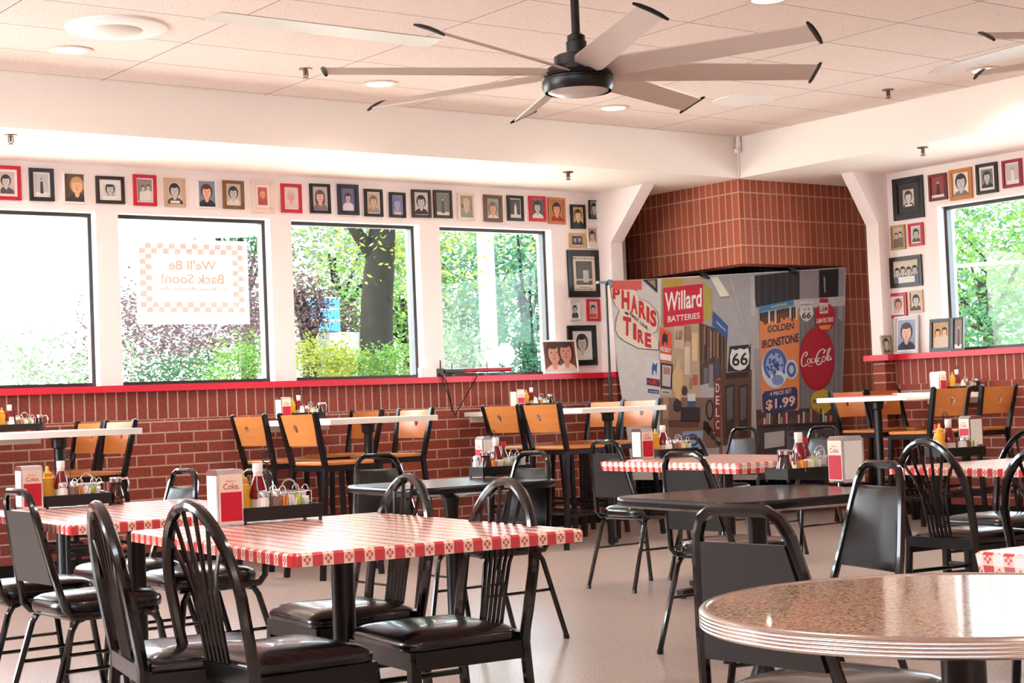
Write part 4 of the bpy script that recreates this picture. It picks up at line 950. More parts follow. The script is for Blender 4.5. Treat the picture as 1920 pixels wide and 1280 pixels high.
# ------------------------------------------------------------------ banner stand and banner
LP=Vector((9.6,11.16,0)); RP=Vector((11.66,10.33,0))
LP=Vector((9.55,onx(1143,530,9.55).y,0)); RPv=ony(1586,503,10.33); RP=Vector((RPv.x,RPv.y,0))
du=(RP-LP).normalized(); dn=Vector((du.y,-du.x,0))   # toward the room
def bpt(px,py):
    d=ray(px,py); o0=Vector((0,0,CAMH)); t=(LP-o0).dot(dn)/d.dot(dn); return o0+d*t
def ZP(zx,zy): return (1040+zx/3.048,440+zy/3.048)
bm_=MB(); bmats=[]; bidx={}
def bc(c):
    if c not in bidx: bidx[c]=len(bmats); bmats.append(mat('banner_%d_%d_%d'%c,tuple(int(v*.88) for v in c),.6,noise=.12,nscale=14))
    return bidx[c]
def bpoly(pts,c,lay):
    bm_.add([bpt(*ZP(*p))+dn*(.0012*lay) for p in pts],[tuple(range(len(pts)-1,-1,-1)) if False else tuple(range(len(pts)))],bc(c))
def bell(cx,cy,rx,ry,c,lay,n=36): bpoly([(cx+rx*math.cos(2*PI*k/n),cy+ry*math.sin(2*PI*k/n)) for k in range(n)],c,lay)
def btext(tx,bl,br,tr,tl,c,lay,bold=.015,shear=0): addtext(bm_,tx,[bpt(*ZP(*p))+dn*(.0012*lay) for p in (bl,br,tr,tl)],bc(c),bold,shear)
def rects(x0,y0,x1,y1): return [(x0,y0),(x1,y0),(x1,y1),(x0,y1)]
topl=[(315,262),(500,256),(850,240),(1100,224),(1330,212),(1665,188)]
out=topl+[(1655,600),(1640,1100),(1632,1400),(450,1400),(385,940),(345,660)]
bpoly(out,(176,168,166),0)
bm_.add([bpt(*ZP(*p))-dn*.002 for p in out],[tuple(reversed(range(len(out))))],bc((214,208,204)))
bpoly([(315,262),(610,250),(600,1400),(450,1400),(385,940),(345,660)],(206,200,196),1)
bpoly([(608,250),(850,240),(830,700),(840,1400),(598,1400)],(186,158,134),1)
bpoly([(600,930),(960,930),(960,1400),(600,1400)],(128,98,84),2)
bpoly([(850,240),(1140,222),(1150,640),(990,650),(900,420)],(172,166,168),2)
bpoly([(825,500),(985,560),(980,800),(900,840),(830,860)],(84,60,52),3)
rnd=random.Random(11)
for k in range(26):
    x=832+k*5.8; y=505+k*2.4+rnd.uniform(0,25); c=rnd.choice([(36,26,24),(150,104,70),(200,160,120),(52,40,40),(110,70,52)]); bpoly(rects(x,y,x+4,y+rnd.uniform(90,240)),c,4)
bpoly([(1130,235),(1400,206),(1400,368),(1150,415)],(34,31,36),2)
for k in range(6): x=1160+k*40; bpoly([(x,232-k*4),(x+10,231-k*4),(x+14,395-k*5),(x+2,398-k*5)],(52,48,54),3)
bpoly([(1398,206),(1512,200),(1512,362),(1398,370)],(150,144,148),2)
bpoly([(1508,202),(1645,192),(1640,362),(1508,368)],(28,26,30),2)
bpoly([(1535,240),(1545,240),(1548,330),(1540,330)],(150,146,150),3)
bpoly([(1622,192),(1650,190),(1645,490),(1618,480)],(160,152,160),3)
bpoly([(1120,232),(1142,230),(1146,470),(1122,460)],(190,184,186),3)
bpoly([(1398,420),(1655,405),(1640,1100),(1398,1100)],(128,122,126),2)
for k in range(9): x=1405+k*27; bpoly(rects(x,420,x+3,1080),(92,88,92),3)
bpoly([(1365,372),(1660,350),(1658,405),(1365,422)],(196,190,192),4)
bpoly([(1140,650),(1175,650),(1180,1010),(1150,1010)],(150,144,146),3)
# counter and shelf goods, lower right
bpoly([(1150,1000),(1640,985),(1632,1400),(1160,1400)],(64,54,54),4)
for k in range(34):
    x=1165+k*14; h_=rnd.uniform(25,85); c=rnd.choice([(200,190,180),(120,60,50),(90,84,90),(180,150,120),(150,40,46),(210,206,206),(50,44,48)]); bpoly(rects(x,1085-h_-(k*.6),x+10,1085-k*.6),c,5)
bpoly([(1160,1092),(1636,1068),(1636,1080),(1160,1106)],(34,28,30),6)
bpoly([(1198,1132),(1312,1118),(1312,1206),(1198,1222)],(186,184,186),5); bpoly(rects(1325,1120,1440,1240),(104,98,100),5); bpoly(rects(1460,1110,1600,1240),(84,78,82),5)
for k in range(16): x=1330+rnd.uniform(0,260); y=1125+rnd.uniform(0,80); bpoly(rects(x,y,x+14,y+26),rnd.choice([(150,144,140),(60,50,54),(170,140,110)]),6)
# phone booth
bpoly([(945,792),(1125,770),(1122,1180),(962,1205)],(92,54,42),4); bpoly([(975,795),(1105,782),(1105,812),(977,824)],(40,26,22),5)
for x in (972,1048): bpoly([(x,862),(x+56,852),(x+54,1150),(x+4,1165)],(48,32,28),5); bpoly([(x+10,875),(x+46,868),(x+44,1050),(x+12,1060)],(92,84,86),6)
bpoly([(912,832),(946,826),(946,1160),(908,1150)],(120,36,36),5)
for k,ch_ in enumerate('DELC'): btext(ch_,(919,900+k*70),(940,900+k*70),(940,850+k*70),(919,850+k*70),(220,206,200),6)
# route shield
bpoly([(1000,638),(1120,625),(1116,776),(986,782)],(30,28,28),5)
sh=[(1012,652),(1035,660),(1058,648),(1080,656),(1104,645),(1112,690),(1108,735),(1085,766),(1056,776),(1026,768),(1002,740),(1000,695)]
bpoly(sh,(226,222,214),6); btext('66',(1012,752),(1102,744),(1102,670),(1012,678),(28,26,26),7,.02)
# ironstone banner
bpoly([(1168,482),(1395,430),(1395,1002),(1182,1015)],(222,132,76),5)
bpoly([(1168,410),(1365,370),(1365,402),(1168,442)],(64,124,170),6); btext('GOODYEAR',(1235,420),(1325,401),(1325,388),(1235,406),(226,210,120),7)
for k in range(18): x=1172+k*12; bpoly(rects(x,446-k*2.2,x+9,490-k*1.5+rnd.uniform(0,30)),rnd.choice([(60,40,40),(206,200,196),(36,32,40)]),6)
btext('GOLDEN',(1215,560),(1365,538),(1365,500),(1215,522),(44,36,60),7,.02); btext('IRONSTONE',(1183,652),(1392,612),(1392,562),(1183,604),(40,34,70),7,.03)
bell(1258,760,76,115,(206,214,226),6); bell(1258,740,68,92,(74,98,160),7); bell(1256,745,50,70,(150,170,206),8)
for k in range(26): a=k*.9; bell(1256+46*math.cos(a)*rnd.random(),745+70*math.sin(a)*rnd.random(),7,9,(50,70,140),9,8)
bell(1272,820,42,46,(216,222,232),9); bell(1272,830,34,30,(120,142,190),10)
bell(1350,770,36,56,(206,214,226),8); bell(1350,770,27,44,(74,98,160),9); bell(1350,770,14,24,(180,194,220),10)
bpoly([(1184,915),(1200,895),(1372,868),(1386,885),(1386,985),(1370,1000),(1205,1020),(1188,1005)],(40,52,104),6)
btext('4 PIECE SET',(1228,922),(1352,902),(1352,880),(1228,900),(232,196,160),7); btext('$1.99',(1205,1008),(1372,985),(1372,918),(1205,945),(232,186,150),7,.03)
# round red drink disc
bell(1497,710,101,181,(160,18,40),6,56); bell(1497,702,94,170,(176,22,46),7,56)
def bstroke(pts,w,c,lay):
    Q=[((1400+x/2.985-1040)*3.048,(540+y/2.985-440)*3.048) for x,y in pts]; Z=[]
    for a in range(len(Q)-1):       # smooth (Catmull-Rom)
        p0,p1,p2,p3=Q[max(a-1,0)],Q[a],Q[a+1],Q[min(a+2,len(Q)-1)]
        for k in range(5):
            t=k/5; Z.append(tuple(.5*(2*p1[i]+(p2[i]-p0[i])*t+(2*p0[i]-5*p1[i]+4*p2[i]-p3[i])*t*t+(3*p1[i]-p0[i]-3*p2[i]+p3[i])*t**3) for i in (0,1)))
    Z.append(Q[-1]); N=len(Z); A=[];B=[]
    for i in range(N):
        a=Vector(Z[max(i-1,0)]);b=Vector(Z[min(i+1,N-1)]); d=(b-a); d=d.normalized() if d.length>1e-6 else Vector((1,0)); n=Vector((-d.y,d.x)); ww=w*(.55+.45*abs(d.y))
        A.append(Vector(Z[i])+n*ww); B.append(Vector(Z[i])-n*ww)
    for i in range(N-1): bpoly([A[i],A[i+1],B[i+1],B[i]],c,lay)
WSC=(240,230,228)
for pts,w in (([(326,384),(336,368),(330,357),(315,372),(305,400),(306,430),(318,438),(332,424)],3.6),([(318,438),(335,430),(350,437),(364,433)],2.2),([(347,394),(338,404),(341,421),(351,419),(355,404),(347,394)],2.6),([(374,394),(363,394),(359,408),(364,420),(376,411)],2.6),([(393,389),(382,396),(381,412),(389,414),(397,400),(399,388),(398,410),(405,411)],2.6),([(402,392),(412,390)],2.4),([(427,366),(434,350),(424,341),(404,354),(390,380),(386,408),(394,428),(408,424),(420,408)],4.0),([(424,341),(440,350),(458,344),(470,334)],2.0),([(430,380),(421,392),(423,409),(432,410),(439,395),(430,380)],2.6),([(442,398),(456,366),(464,342),(458,338),(449,364),(445,398),(452,406)],2.4),([(464,377),(454,387),(454,403),(461,403),(468,386),(468,400),(475,397)],2.6)): bstroke(pts,w,WSC,9)
# small shields, round filter sign
s2=[(1398,380),(1420,386),(1437,376),(1454,386),(1476,380),(1470,410),(1478,450),(1462,482),(1437,498),(1412,482),(1396,450),(1404,410)]
bpoly(s2,(220,216,214),7); btext('NEW MEXICO',(1404,408),(1470,404),(1470,392),(1404,396),(40,36,40),8); btext('U S',(1420,434),(1454,432),(1454,416),(1420,418),(40,36,40),8); btext('66',(1412,480),(1462,478),(1462,442),(1412,444),(40,36,40),8,.02)
bell(1543,470,58,82,(186,28,44),7); bpoly(rects(1512,365,1562,388),(186,28,50),7); bpoly([(1510,390),(1562,388),(1560,448),(1512,452)],(214,206,206),8); btext('L&M',(1516,440),(1556,438),(1556,408),(1516,410),(176,28,44),9); btext('L&M FILTERS',(1494,506),(1590,496),(1590,470),(1494,480),(240,230,226),8,.02); bpoly([(1506,520),(1580,514),(1566,540),(1520,542)],(226,150,60),8)
# yellow round sign
bell(1525,952,62,72,(196,160,50),5); btext('PENN',(1476,968),(1536,963),(1536,937),(1476,942),(40,34,30),6)
# battery sign
bpoly([(618,305),(845,280),(848,502),(622,530)],(204,26,52),6); btext('Willard',(628,440),(838,412),(838,304),(628,332),(244,236,228),7,.02); btext('BATTERIES',(645,500),(828,478),(828,444),(645,466),(244,236,228),7,.01)
# tyre sign
ty=[(314,296),(400,290),(470,318),(480,360),(540,388),(588,440),(595,500),(586,552),(560,566),(596,610),(596,662),(480,652),(400,612),(360,580),(342,540),(350,480),(368,430),(340,398),(322,350)]
bpoly(ty,(50,46,44),4); cxx=sum(p[0] for p in ty)/len(ty); cyy=sum(p[1] for p in ty)/len(ty)
bpoly([(cxx+(x-cxx)*.97,cyy+(y-cyy)*.975) for x,y in ty],(226,210,190),5)
bpoly([(320,264),(496,260),(496,316),(332,312)],(216,92,84),8)
def slant(ch_,x0,x1,y0,y1,sl): btext(ch_,(x0,y1-sl),(x1,y1),(x1,y0+sl),(x0,y0),(196,34,40),7,.05)
for ch_,x0,x1,y0,y1 in (('P',330,372,296,378),('H',381,426,314,432),('A',434,472,340,456),('R',479,520,374,486),('I',523,540,404,508),('S',544,581,424,532)): slant(ch_,x0,x1,y0,y1,12)
btext('FIRST LINE',(428,460),(530,548),(530,526),(428,440),(36,34,60),7,.02); bpoly([(400,438),(420,446),(420,462),(400,452)],(40,60,120),7)
for ch_,x0,x1,y0,y1 in (('T',390,436,464,582),('I',447,466,502,604),('R',473,508,538,624),('E',514,550,556,648)): slant(ch_,x0,x1,y0,y1,10)
# dog brand cards
bpoly([(597,525),(668,560),(668,732),(600,716)],(226,88,50),6); bpoly([(600,676),(666,688),(666,722),(602,712)],(240,226,216),7); btext('HUSKY',(602,664),(664,676),(664,650),(602,636),(236,226,226),8,.02)
bpoly([(612,620),(616,570),(626,556),(634,572),(645,566),(644,600),(640,636),(632,612),(622,614),(618,640)],(34,30,48),8)
bpoly([(525,698),(602,722),(602,862),(525,852)],(214,208,206),2)
bpoly([(556,800),(554,760),(562,728),(572,744),(586,730),(584,770),(580,806),(574,776),(564,776),(562,806)],(58,84,150),3)
bpoly([(525,816),(600,828),(600,868),(525,856)],(40,36,80),3); btext('HUSKY',(528,850),(598,862),(598,834),(528,822),(214,44,50),4,.03)
bpoly([(533,880),(595,888),(595,910),(533,902)],(44,60,120),3); btext('HI POWER',(540,898),(590,904),(590,895),(540,889),(220,220,226),4)
bpoly([(605,730),(674,740),(668,882),(605,875)],(40,36,38),6); bpoly([(613,742),(665,750),(660,870),(613,862)],(190,180,174),7); bpoly([(620,756),(658,762),(656,800),(620,795)],(170,120,110),8)
bpoly([(608,884),(660,890),(658,915),(608,910)],(206,200,196),6); bpoly([(614,892),(654,897),(654,908),(614,903)],(110,110,124),7)
# assorted papers on the side wall
bpoly([(620,258),(732,250),(735,286),(622,305)],(186,148,60),5); bpoly([(846,270),(895,312),(897,482),(849,500)],(178,160,76),5)
bpoly([(890,246),(930,240),(1000,350),(950,362)],(238,232,214),6); bpoly([(940,356),(1000,346),(1000,358),(944,366)],(160,140,110),6)
bpoly([(905,435),(990,522),(986,602),(900,520)],(56,86,140),5); bpoly([(922,490),(976,545),(976,555),(922,502)],(150,176,206),6)
for x0,y0,x1,y1,c in ((682,525,738,650,(206,176,146)),(742,520,776,610,(150,112,84)),(740,640,772,800,(214,190,160)),(782,560,816,720,(220,186,140)),(690,545,728,600,(130,84,70)),(850,760,875,850,(110,104,108)),(880,740,905,870,(130,124,128)),(908,720,938,800,(70,70,84)),(768,815,785,880,(150,120,100)),(790,800,815,860,(190,80,60))): bpoly(rects(x0,y0,x1,y1),c,5)
bpoly([(700,700),(722,770),(742,812),(728,880),(718,952),(690,930),(672,870),(668,800),(688,760)],(206,170,124),6)
bpoly([(500,258),(585,252),(586,332)],(44,34,34),6); bpoly([(528,262),(572,258),(576,306)],(150,130,110),7)
bpoly(rects(758,908,803,980),(214,206,200),6); bpoly(rects(758,950,803,984),(60,80,120),7); bpoly(rects(720,985,830,1070),(44,34,32),5); bell(700,975,24,38,(50,40,40),6); bell(740,890,18,28,(70,50,44),6)
bpoly([(730,1125),(846,1118),(840,1225),(712,1240)],(150,172,196),7); bell(786,1172,38,36,(34,60,140),8); bell(786,1172,24,23,(150,172,196),9)
for k in range(9): bpoly([(850+k*9,1060+k*14),(880+k*9,1075+k*14),(870+k*9,1130+k*10),(846+k*9,1110+k*10)],rnd.choice([(70,50,44),(150,140,130),(40,34,34)]),6)
bell(885,1000,22,60,(40,30,34),6); bell(885,1000,14,46,(120,100,100),7)
bpoly([(620,930),(650,935),(650,1200),(615,1195)],(170,130,104),4); bpoly(rects(652,1060,820,1100),(104,60,44),5)
bpoly([(835,1222),(940,1215),(938,1260),(838,1265)],(176,172,170),6)
# tubes, wires
for pts in ([(1000,250),(1020,330),(1060,480),(1105,600),(1110,640)],):
    for (x,y),(x2,y2) in zip(pts,pts[1:]): bpoly([(x,y),(x+5,y),(x2+5,y2),(x2,y2)],(200,196,196),7)
o=bm_.build('backdrop_banner',bmats,smooth=False); tag(o,'wide printed banner of an old roadside shop hung across the brick fireplace','banner')
# stand: pole, top rod, clips
pb=bpt(1132,530); bs=thing('banner_stand','thin black backdrop stand holding up the left end of the printed banner','stand',(pb.x,pb.y-.03,0))
zt_=pb.z+.0
mb=MB(); mb.tube([(0,0,.02),(0,0,1.3)],.016,10); mb.tube([(0,0,1.28),(0,0,zt_)],.011,10); mb.lathe([(.022,1.26),(.022,1.31)],10); mb.build('pole',M_black,bs)
for k in range(3):
    a=k*2*PI/3+.4; mb=MB(); mb.tube([(0,0,.38),(.42*math.cos(a),.42*math.sin(a),.012)],.009,8); mb.build('leg',M_black,bs)
mb=MB(); mb.box((-.02,0,zt_),(.16,.035,.022)); mb.box((.03,0,zt_),(.05,.05,.05)); mb.build('clamp_head',M_black,bs)
A_=bpt(1140,529); B_=bpt(1583,503)
mb=MB(); mb.tube([A_-Vector(bs.location)-dn*.015,bpt(*ZP(850,238))-Vector(bs.location)-dn*.015,B_-Vector(bs.location)-dn*.015],.009,8); mb.build('top_rod',mat('rod_white',(220,216,214),.4),bs)
for zx,zy,l in ((848,238,'left'),(1355,210,'right')):
    p=bpt(*ZP(zx,zy)); mb=MB(); mb.box((0,0,0),(.05,.05,.03)); mb.bar((-.05,0,.04),(.05,0,-.03),.03,.02); o=mb.build('spring_clip',M_black,loc=p+dn*.02+Vector((0,0,.01)),rz=math.atan2(du.y,du.x)); tag(o,'%s black spring clip gripping the top edge of the banner'%l,'clip','spring clips on the banner')
# ------------------------------------------------------------------ outdoors
GZ=.75
mb=MB(); n=24; vs=[];fs=[]
for i in range(n+1):
    for j in range(n+1):
        x=-25+110*i/n; y=12.3+70*j/n; vs.append((x,y,GZ+max(0,(y-14))*.035+max(0,(x-24))*.0))
for i in range(n):
    for j in range(n): a=i*(n+1)+j; fs.append((a,a+n+1,a+n+2,a+1))
vs+= [(12.2,12.3,GZ),(12.2,-30,GZ),(85,-30,GZ),(85,12.3,GZ)]; fs.append((len(vs)-4,len(vs)-3,len(vs)-2,len(vs)-1))
mb.add(vs,fs); o=mb.build('ground',mat('dry_ground',(212,204,190),.9,noise=.3,nscale=1.2)); tag(o,None,None,None,'structure')
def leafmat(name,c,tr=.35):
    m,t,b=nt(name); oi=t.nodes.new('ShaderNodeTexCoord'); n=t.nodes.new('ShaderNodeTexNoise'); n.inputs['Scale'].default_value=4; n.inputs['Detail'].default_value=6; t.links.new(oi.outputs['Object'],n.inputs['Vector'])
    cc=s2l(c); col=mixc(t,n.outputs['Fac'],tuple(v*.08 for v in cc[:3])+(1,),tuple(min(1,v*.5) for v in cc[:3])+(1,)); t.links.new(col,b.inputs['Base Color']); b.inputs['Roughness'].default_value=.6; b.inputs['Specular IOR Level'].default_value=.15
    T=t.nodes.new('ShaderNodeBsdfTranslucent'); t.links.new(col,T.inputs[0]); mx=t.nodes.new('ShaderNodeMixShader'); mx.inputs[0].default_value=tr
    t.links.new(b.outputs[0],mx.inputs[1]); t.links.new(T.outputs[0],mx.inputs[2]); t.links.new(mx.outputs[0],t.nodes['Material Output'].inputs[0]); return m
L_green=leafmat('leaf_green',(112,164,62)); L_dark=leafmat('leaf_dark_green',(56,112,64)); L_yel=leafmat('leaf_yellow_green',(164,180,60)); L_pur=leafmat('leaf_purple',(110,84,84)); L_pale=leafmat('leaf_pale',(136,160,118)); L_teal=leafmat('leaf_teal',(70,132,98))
M_bark=mat('bark',(26,25,21),.95,spec=.05,bump=.5,bscale=9,noise=.35,nscale=6)
def leaves(cx,cy,cz,rx,ry,rz_,n,size,seed,clumps=30):
    r=random.Random(seed); mb=MB(); C=[]
    for k in range(clumps):
        while True:
            a=(r.uniform(-1,1),r.uniform(-1,1),r.uniform(-1,1)); q=sum(v*v for v in a)
            if .12<q<1: break
        C.append(Vector((cx+a[0]*rx,cy+a[1]*ry,cz+a[2]*rz_)))
    cr=min(rx,ry,rz_)*.42; n=int(n*1.25); size=size*.62
    for k in range(n):
        c=r.choice(C); p=c+Vector((r.gauss(0,1)*cr,r.gauss(0,1)*cr,r.gauss(0,1)*cr*.8))
        u=Vector((r.uniform(-1,1),r.uniform(-1,1),r.uniform(-.6,.6))).normalized(); v=u.cross(Vector((r.uniform(-1,1),r.uniform(-1,1),r.uniform(-1,1)))).normalized()
        s=size*r.uniform(.6,1.3); mb.add([p-u*s,p+v*s*.42,p+u*s,p-v*s*.42],[(0,1,2,3)])
    return mb
def tree(px,py,Y,rx,rz_,n,size,lm,label,seed,zt=None,trunk=True,name='tree',cat='tree',X=None,group='trees outside the windows',clumps=30):
    p=ony(px,py,Y) if X is None else onx(px,py,X); gz=GZ+max(0,p.y-14)*.035 if X is None else GZ
    t=thing(name,label,cat,(p.x,p.y,gz),0,group)
    mb=leaves(0,0,p.z-gz,rx,rx*.7 if X is None else rx,rz_,n,size,seed,clumps); o=mb.build('foliage',lm,t,smooth=False); o['kind']='stuff'
    if trunk:
        mb=MB(); mb.tube([(0,0,-.1),(.05,0,(p.z-gz)*.5),(0,.1,p.z-gz)],[.16,.12,.06],8)
        r=random.Random(seed+1)
        for k in range(6): a=r.uniform(0,6.3); mb.tube([(0,.02,(p.z-gz)*.6),(rx*.6*math.cos(a),rx*.5*math.sin(a),p.z-gz+r.uniform(-.3,.5)*rz_)],[.05,.02],6)
        mb.build('trunk',M_bark,t)
    return t
# big near tree of the third window
tb=ony(706,665,17.5); gz=GZ+3.5*.035
bt=thing('large_tree','large tree with a thick mossy trunk filling the third window','tree',(tb.x,tb.y,gz),0,'trees outside the windows')
mb=MB(); t0=ony(708,700,17.5)-bt.location; pts=[ony(x,y,17.5)-bt.location for x,y in ((708,690),(706,640),(707,560),(712,500),(716,440),(722,360))]; pts[0].z=-.1
mb.tube(pts,[.24,.21,.20,.19,.17,.14],14); mb.tube([pts[3],pts[3]+Vector((-.3,.1,.5)),pts[3]+Vector((-.5,.2,1.2))],[.1,.08,.05],8); mb.tube([pts[4],pts[4]+Vector((.4,.1,.3)),pts[4]+Vector((.9,.2,.5))],[.07,.05,.03],8); mb.build('trunk',M_bark,bt)
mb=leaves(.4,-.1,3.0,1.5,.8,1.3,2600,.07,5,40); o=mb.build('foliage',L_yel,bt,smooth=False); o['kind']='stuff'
T=tree
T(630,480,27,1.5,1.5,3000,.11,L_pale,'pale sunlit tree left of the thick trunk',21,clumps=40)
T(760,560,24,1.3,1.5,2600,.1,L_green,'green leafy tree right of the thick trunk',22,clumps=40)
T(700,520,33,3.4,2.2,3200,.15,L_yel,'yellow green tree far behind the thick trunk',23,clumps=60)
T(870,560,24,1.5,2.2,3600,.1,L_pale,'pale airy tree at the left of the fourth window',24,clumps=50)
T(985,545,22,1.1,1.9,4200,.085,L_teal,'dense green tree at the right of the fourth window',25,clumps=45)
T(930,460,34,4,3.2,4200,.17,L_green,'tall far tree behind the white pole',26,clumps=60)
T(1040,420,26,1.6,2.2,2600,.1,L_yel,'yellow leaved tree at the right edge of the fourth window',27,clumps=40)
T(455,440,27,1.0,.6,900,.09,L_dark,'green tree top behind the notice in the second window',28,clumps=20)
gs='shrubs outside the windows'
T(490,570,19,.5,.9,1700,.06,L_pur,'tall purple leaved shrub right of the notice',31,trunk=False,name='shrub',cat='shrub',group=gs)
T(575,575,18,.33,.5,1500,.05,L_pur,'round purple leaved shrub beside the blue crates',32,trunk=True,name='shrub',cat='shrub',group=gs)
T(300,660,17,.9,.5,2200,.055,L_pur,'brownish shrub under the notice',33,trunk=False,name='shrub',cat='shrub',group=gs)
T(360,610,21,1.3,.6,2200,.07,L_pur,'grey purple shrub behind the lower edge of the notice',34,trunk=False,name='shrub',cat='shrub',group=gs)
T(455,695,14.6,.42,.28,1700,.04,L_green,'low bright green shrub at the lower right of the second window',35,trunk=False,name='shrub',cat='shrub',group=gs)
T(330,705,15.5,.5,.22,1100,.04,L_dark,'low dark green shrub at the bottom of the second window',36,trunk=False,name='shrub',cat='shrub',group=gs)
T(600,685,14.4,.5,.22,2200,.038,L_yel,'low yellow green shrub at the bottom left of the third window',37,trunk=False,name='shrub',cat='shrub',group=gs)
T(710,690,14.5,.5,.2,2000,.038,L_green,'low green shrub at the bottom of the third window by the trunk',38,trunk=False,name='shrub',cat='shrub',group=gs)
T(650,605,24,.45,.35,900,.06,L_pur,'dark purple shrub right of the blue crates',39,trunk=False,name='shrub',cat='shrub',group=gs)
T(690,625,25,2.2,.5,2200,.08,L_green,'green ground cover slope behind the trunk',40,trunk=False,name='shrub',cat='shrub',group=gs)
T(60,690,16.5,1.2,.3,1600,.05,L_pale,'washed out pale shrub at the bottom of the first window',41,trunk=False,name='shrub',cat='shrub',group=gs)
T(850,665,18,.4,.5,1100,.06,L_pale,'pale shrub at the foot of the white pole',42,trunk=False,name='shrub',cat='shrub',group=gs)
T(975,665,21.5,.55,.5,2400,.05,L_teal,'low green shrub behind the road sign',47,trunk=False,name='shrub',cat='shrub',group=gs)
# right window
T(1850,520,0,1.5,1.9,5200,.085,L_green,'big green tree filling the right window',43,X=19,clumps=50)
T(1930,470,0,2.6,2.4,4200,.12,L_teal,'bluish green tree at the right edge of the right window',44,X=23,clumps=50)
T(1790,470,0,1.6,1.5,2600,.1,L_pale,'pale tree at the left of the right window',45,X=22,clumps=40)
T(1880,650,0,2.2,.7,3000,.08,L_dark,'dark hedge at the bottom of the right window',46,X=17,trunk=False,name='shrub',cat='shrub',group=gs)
p0,p1=onx(1765,476,16),onx(2000,492,16); mb=MB(); mb.tube([p0+Vector((0,6,0)),(p0+p1)/2+Vector((0,0,-.05)),p1-Vector((0,6,.4))],.02,6); o=mb.build('overhead_wire',mat('wire_grey',(210,214,216),.5)); tag(o,'pale overhead wire crossing the right window','wire')
pt=onx(1840,640,26); mb=MB(); mb.box((0,0,.7),(2,9,1.4)); o=mb.build('parked_trailer',mat('blue_grey_panel',(120,150,170),.5),loc=(pt.x,pt.y-3,GZ)); tag(o,'low blue grey trailer half hidden by the hedge beyond the right window','trailer')
# blue crates
cr=ony(606,592,22); gzc=GZ+8*.035
for k in range(3):
    z0,z1=ony(606,622-21*k,22).z,ony(606,601-21*k,22).z; w=(ony(625,600,22)-ony(588,600,22)).x
    t=thing('blue_crate','blue plastic crate outside the third window, %s of the stack of three'%('bottom','middle','top')[k],'crate',(cr.x,cr.y,z0),0,'stacked blue crates'); mb=MB(); mb.box((0,0,(z1-z0)/2-.008),(w,.4,(z1-z0)-.016)); 
    for i in range(6): mb.box((-w/2+w*(i+.5)/6,-.205,(z1-z0)*.45),(w/16,.02,(z1-z0)*.6))
    mb.build('body',mat('crate_blue',(30,120,206),.4),t); mb=MB(); mb.box((0,0,z1-z0-.008),(w+.03,.43,.018)); mb.build('rim',mat('crate_rim',(196,190,160),.5),t)
cb=ony(612,640,22); mb=MB(); mb.box((0,0,(cb.z+.12-gzc)/2),(1.0,.7,cb.z+.12-gzc)); o=mb.build('concrete_plinth',mat('concrete',(72,76,78),.85,noise=.15,nscale=8),loc=(cb.x,cb.y,gzc)); tag(o,'pale concrete plinth under the blue crates','plinth')
st2=ony(645,645,21); mb=MB(); mb.stackrings([[(.22*math.cos(a)*s,.2*math.sin(a)*s,z) for a in [2*PI*k/14 for k in range(14)]] for s,z in ((1.1,0),(1,.5),(.96,st2.z+.15-GZ-.25),(.7,st2.z+.17-GZ-.25))]); o=mb.build('tree_stump',mat('stump',(110,112,106),.9,bump=.6,bscale=20),loc=(st2.x,st2.y,GZ+.25)); tag(o,'pale cut tree stump right of the blue crates','stump')
# white pole and road sign
pl=ony(914,560,21); mb=MB(); mb.lathe([(.14,0),(.125,9)],16); o=mb.build('utility_pole',mat('pale_pole',(92,95,98),.6,noise=.12,nscale=5),loc=(pl.x,pl.y,GZ+.2)); tag(o,'tall pale utility pole outside the fourth window','pole')
sg=ony(948,664,19.5); rs=thing('road_sign','white back of an eight sided road sign on a post outside the fourth window','road sign',(sg.x,sg.y,GZ+.15))
mb=MB(); r_=.165; mb.prism([(r_*math.cos(PI/8+k*PI/4),r_*1.05*math.sin(PI/8+k*PI/4)) for k in range(8)],-.006,.006,0,lambda a,b,c:(a,c,b+sg.z-GZ-.15)); mb.build('plate',mat('sign_back',(240,240,240),.4),rs,smooth=False)
mb=MB(); mb.bar((.0,-.03,0),(.0,-.03,sg.z-GZ-.15+.14),.05,.04); mb.build('post',mat('galvanised',(170,172,172),.4,.6),rs)
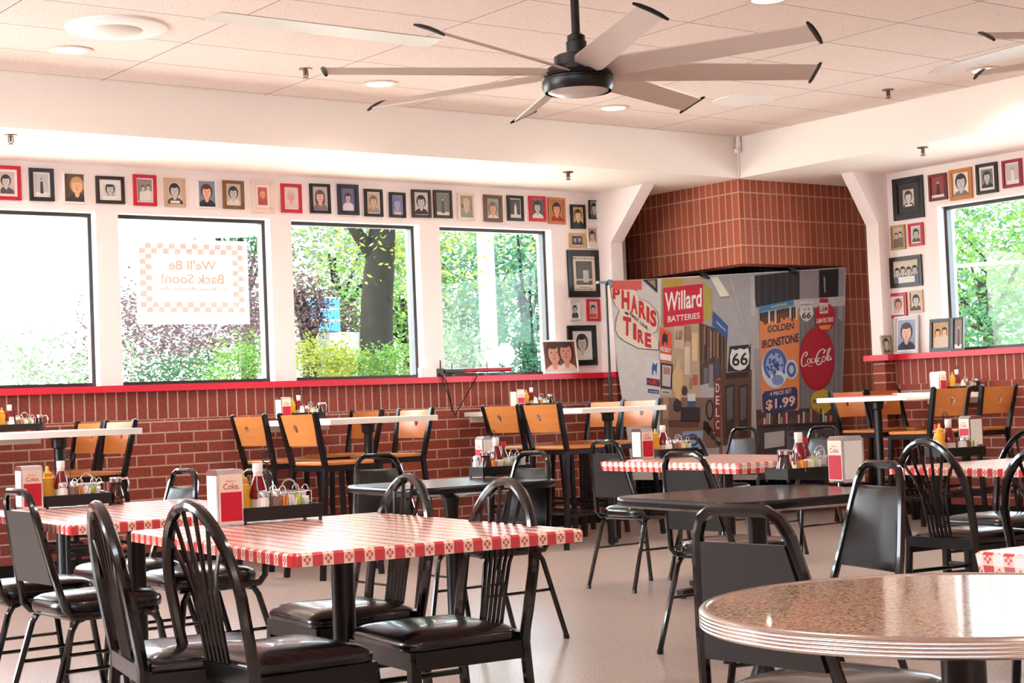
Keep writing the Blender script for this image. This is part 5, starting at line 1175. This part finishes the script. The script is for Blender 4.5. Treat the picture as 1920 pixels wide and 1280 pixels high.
# bright neighbouring building and railing, left windows
bd=thing('white_building','overexposed white building with a low railing beyond the first window','building',(ony(60,600,30).x,32,GZ))
mb=MB(); mb.box((-4,2,3.2),(16,6,6.4)); mb.build('wall',mat('white_render',(240,238,236),.8),bd); mb=MB(); mb.box((-4,1.8,6.6),(17,7,.25)); mb.build('roof',mat('pale_roof',(190,210,220),.6),bd)
rl=thing('railing','pale blue railing seen through the first window','railing',(ony(60,625,24).x,24,GZ))
mb=MB(); z0,z1=ony(60,628,24).z-GZ,ony(60,606,24).z-GZ
for x in range(-24,26): mb.tube([(x*.12,0,0),(x*.12,0,z1)],.012,6)
mb.bar((-3,0,z1),(3,0,z1),.04,.04); mb.bar((-3,0,z0),(3,0,z0),.04,.04); mb.build('rails',mat('rail_blue',(170,190,206),.5),rl)
um=ony(400,420,24); ub=thing('patio_umbrella','pale blue patio umbrella behind the notice in the second window','umbrella',(um.x,um.y,GZ+.35))
mb=MB(); mb.lathe([(1.25,um.z-GZ-.45),(.7,um.z-GZ-.2),(.02,um.z-GZ+.12)],8,capb=False); mb.build('canopy',mat('pale_blue_canopy',(186,216,232),.7),ub,ang=10); mb=MB(); mb.tube([(0,0,0),(0,0,um.z-GZ+.1)],.025,8); mb.build('pole',M_white,ub)
# ------------------------------------------------------------------ light
w=bpy.data.worlds.new('sky'); S.world=w; w.use_nodes=True; t=w.node_tree; bg=t.nodes['Background']
sky=t.nodes.new('ShaderNodeTexSky'); sky.sky_type='NISHITA'; sky.sun_disc=False; sky.sun_elevation=rad(48); sky.sun_rotation=rad(-60); sky.dust_density=2.5; sky.air_density=1.0
mx=t.nodes.new('ShaderNodeMix'); mx.data_type='RGBA'; mx.inputs[0].default_value=.55; mx.inputs[7].default_value=(6.4,7.1,7.8,1); t.links.new(sky.outputs[0],mx.inputs[6]); t.links.new(mx.outputs[2],bg.inputs[0]); bg.inputs[1].default_value=1.9
sun=bpy.data.lights.new('sun','SUN'); sun.energy=10; sun.angle=rad(1); sun.color=(1,.95,.86); so=bpy.data.objects.new('sun',sun); COL.objects.link(so)
so.rotation_euler=Vector((.6,-.35,-.72)).to_track_quat('-Z','Y').to_euler()
S.view_settings.view_transform='Standard'; S.view_settings.look='None'; S.view_settings.gamma=1; S.view_settings.exposure=0.6; S.view_settings.use_curve_mapping=False
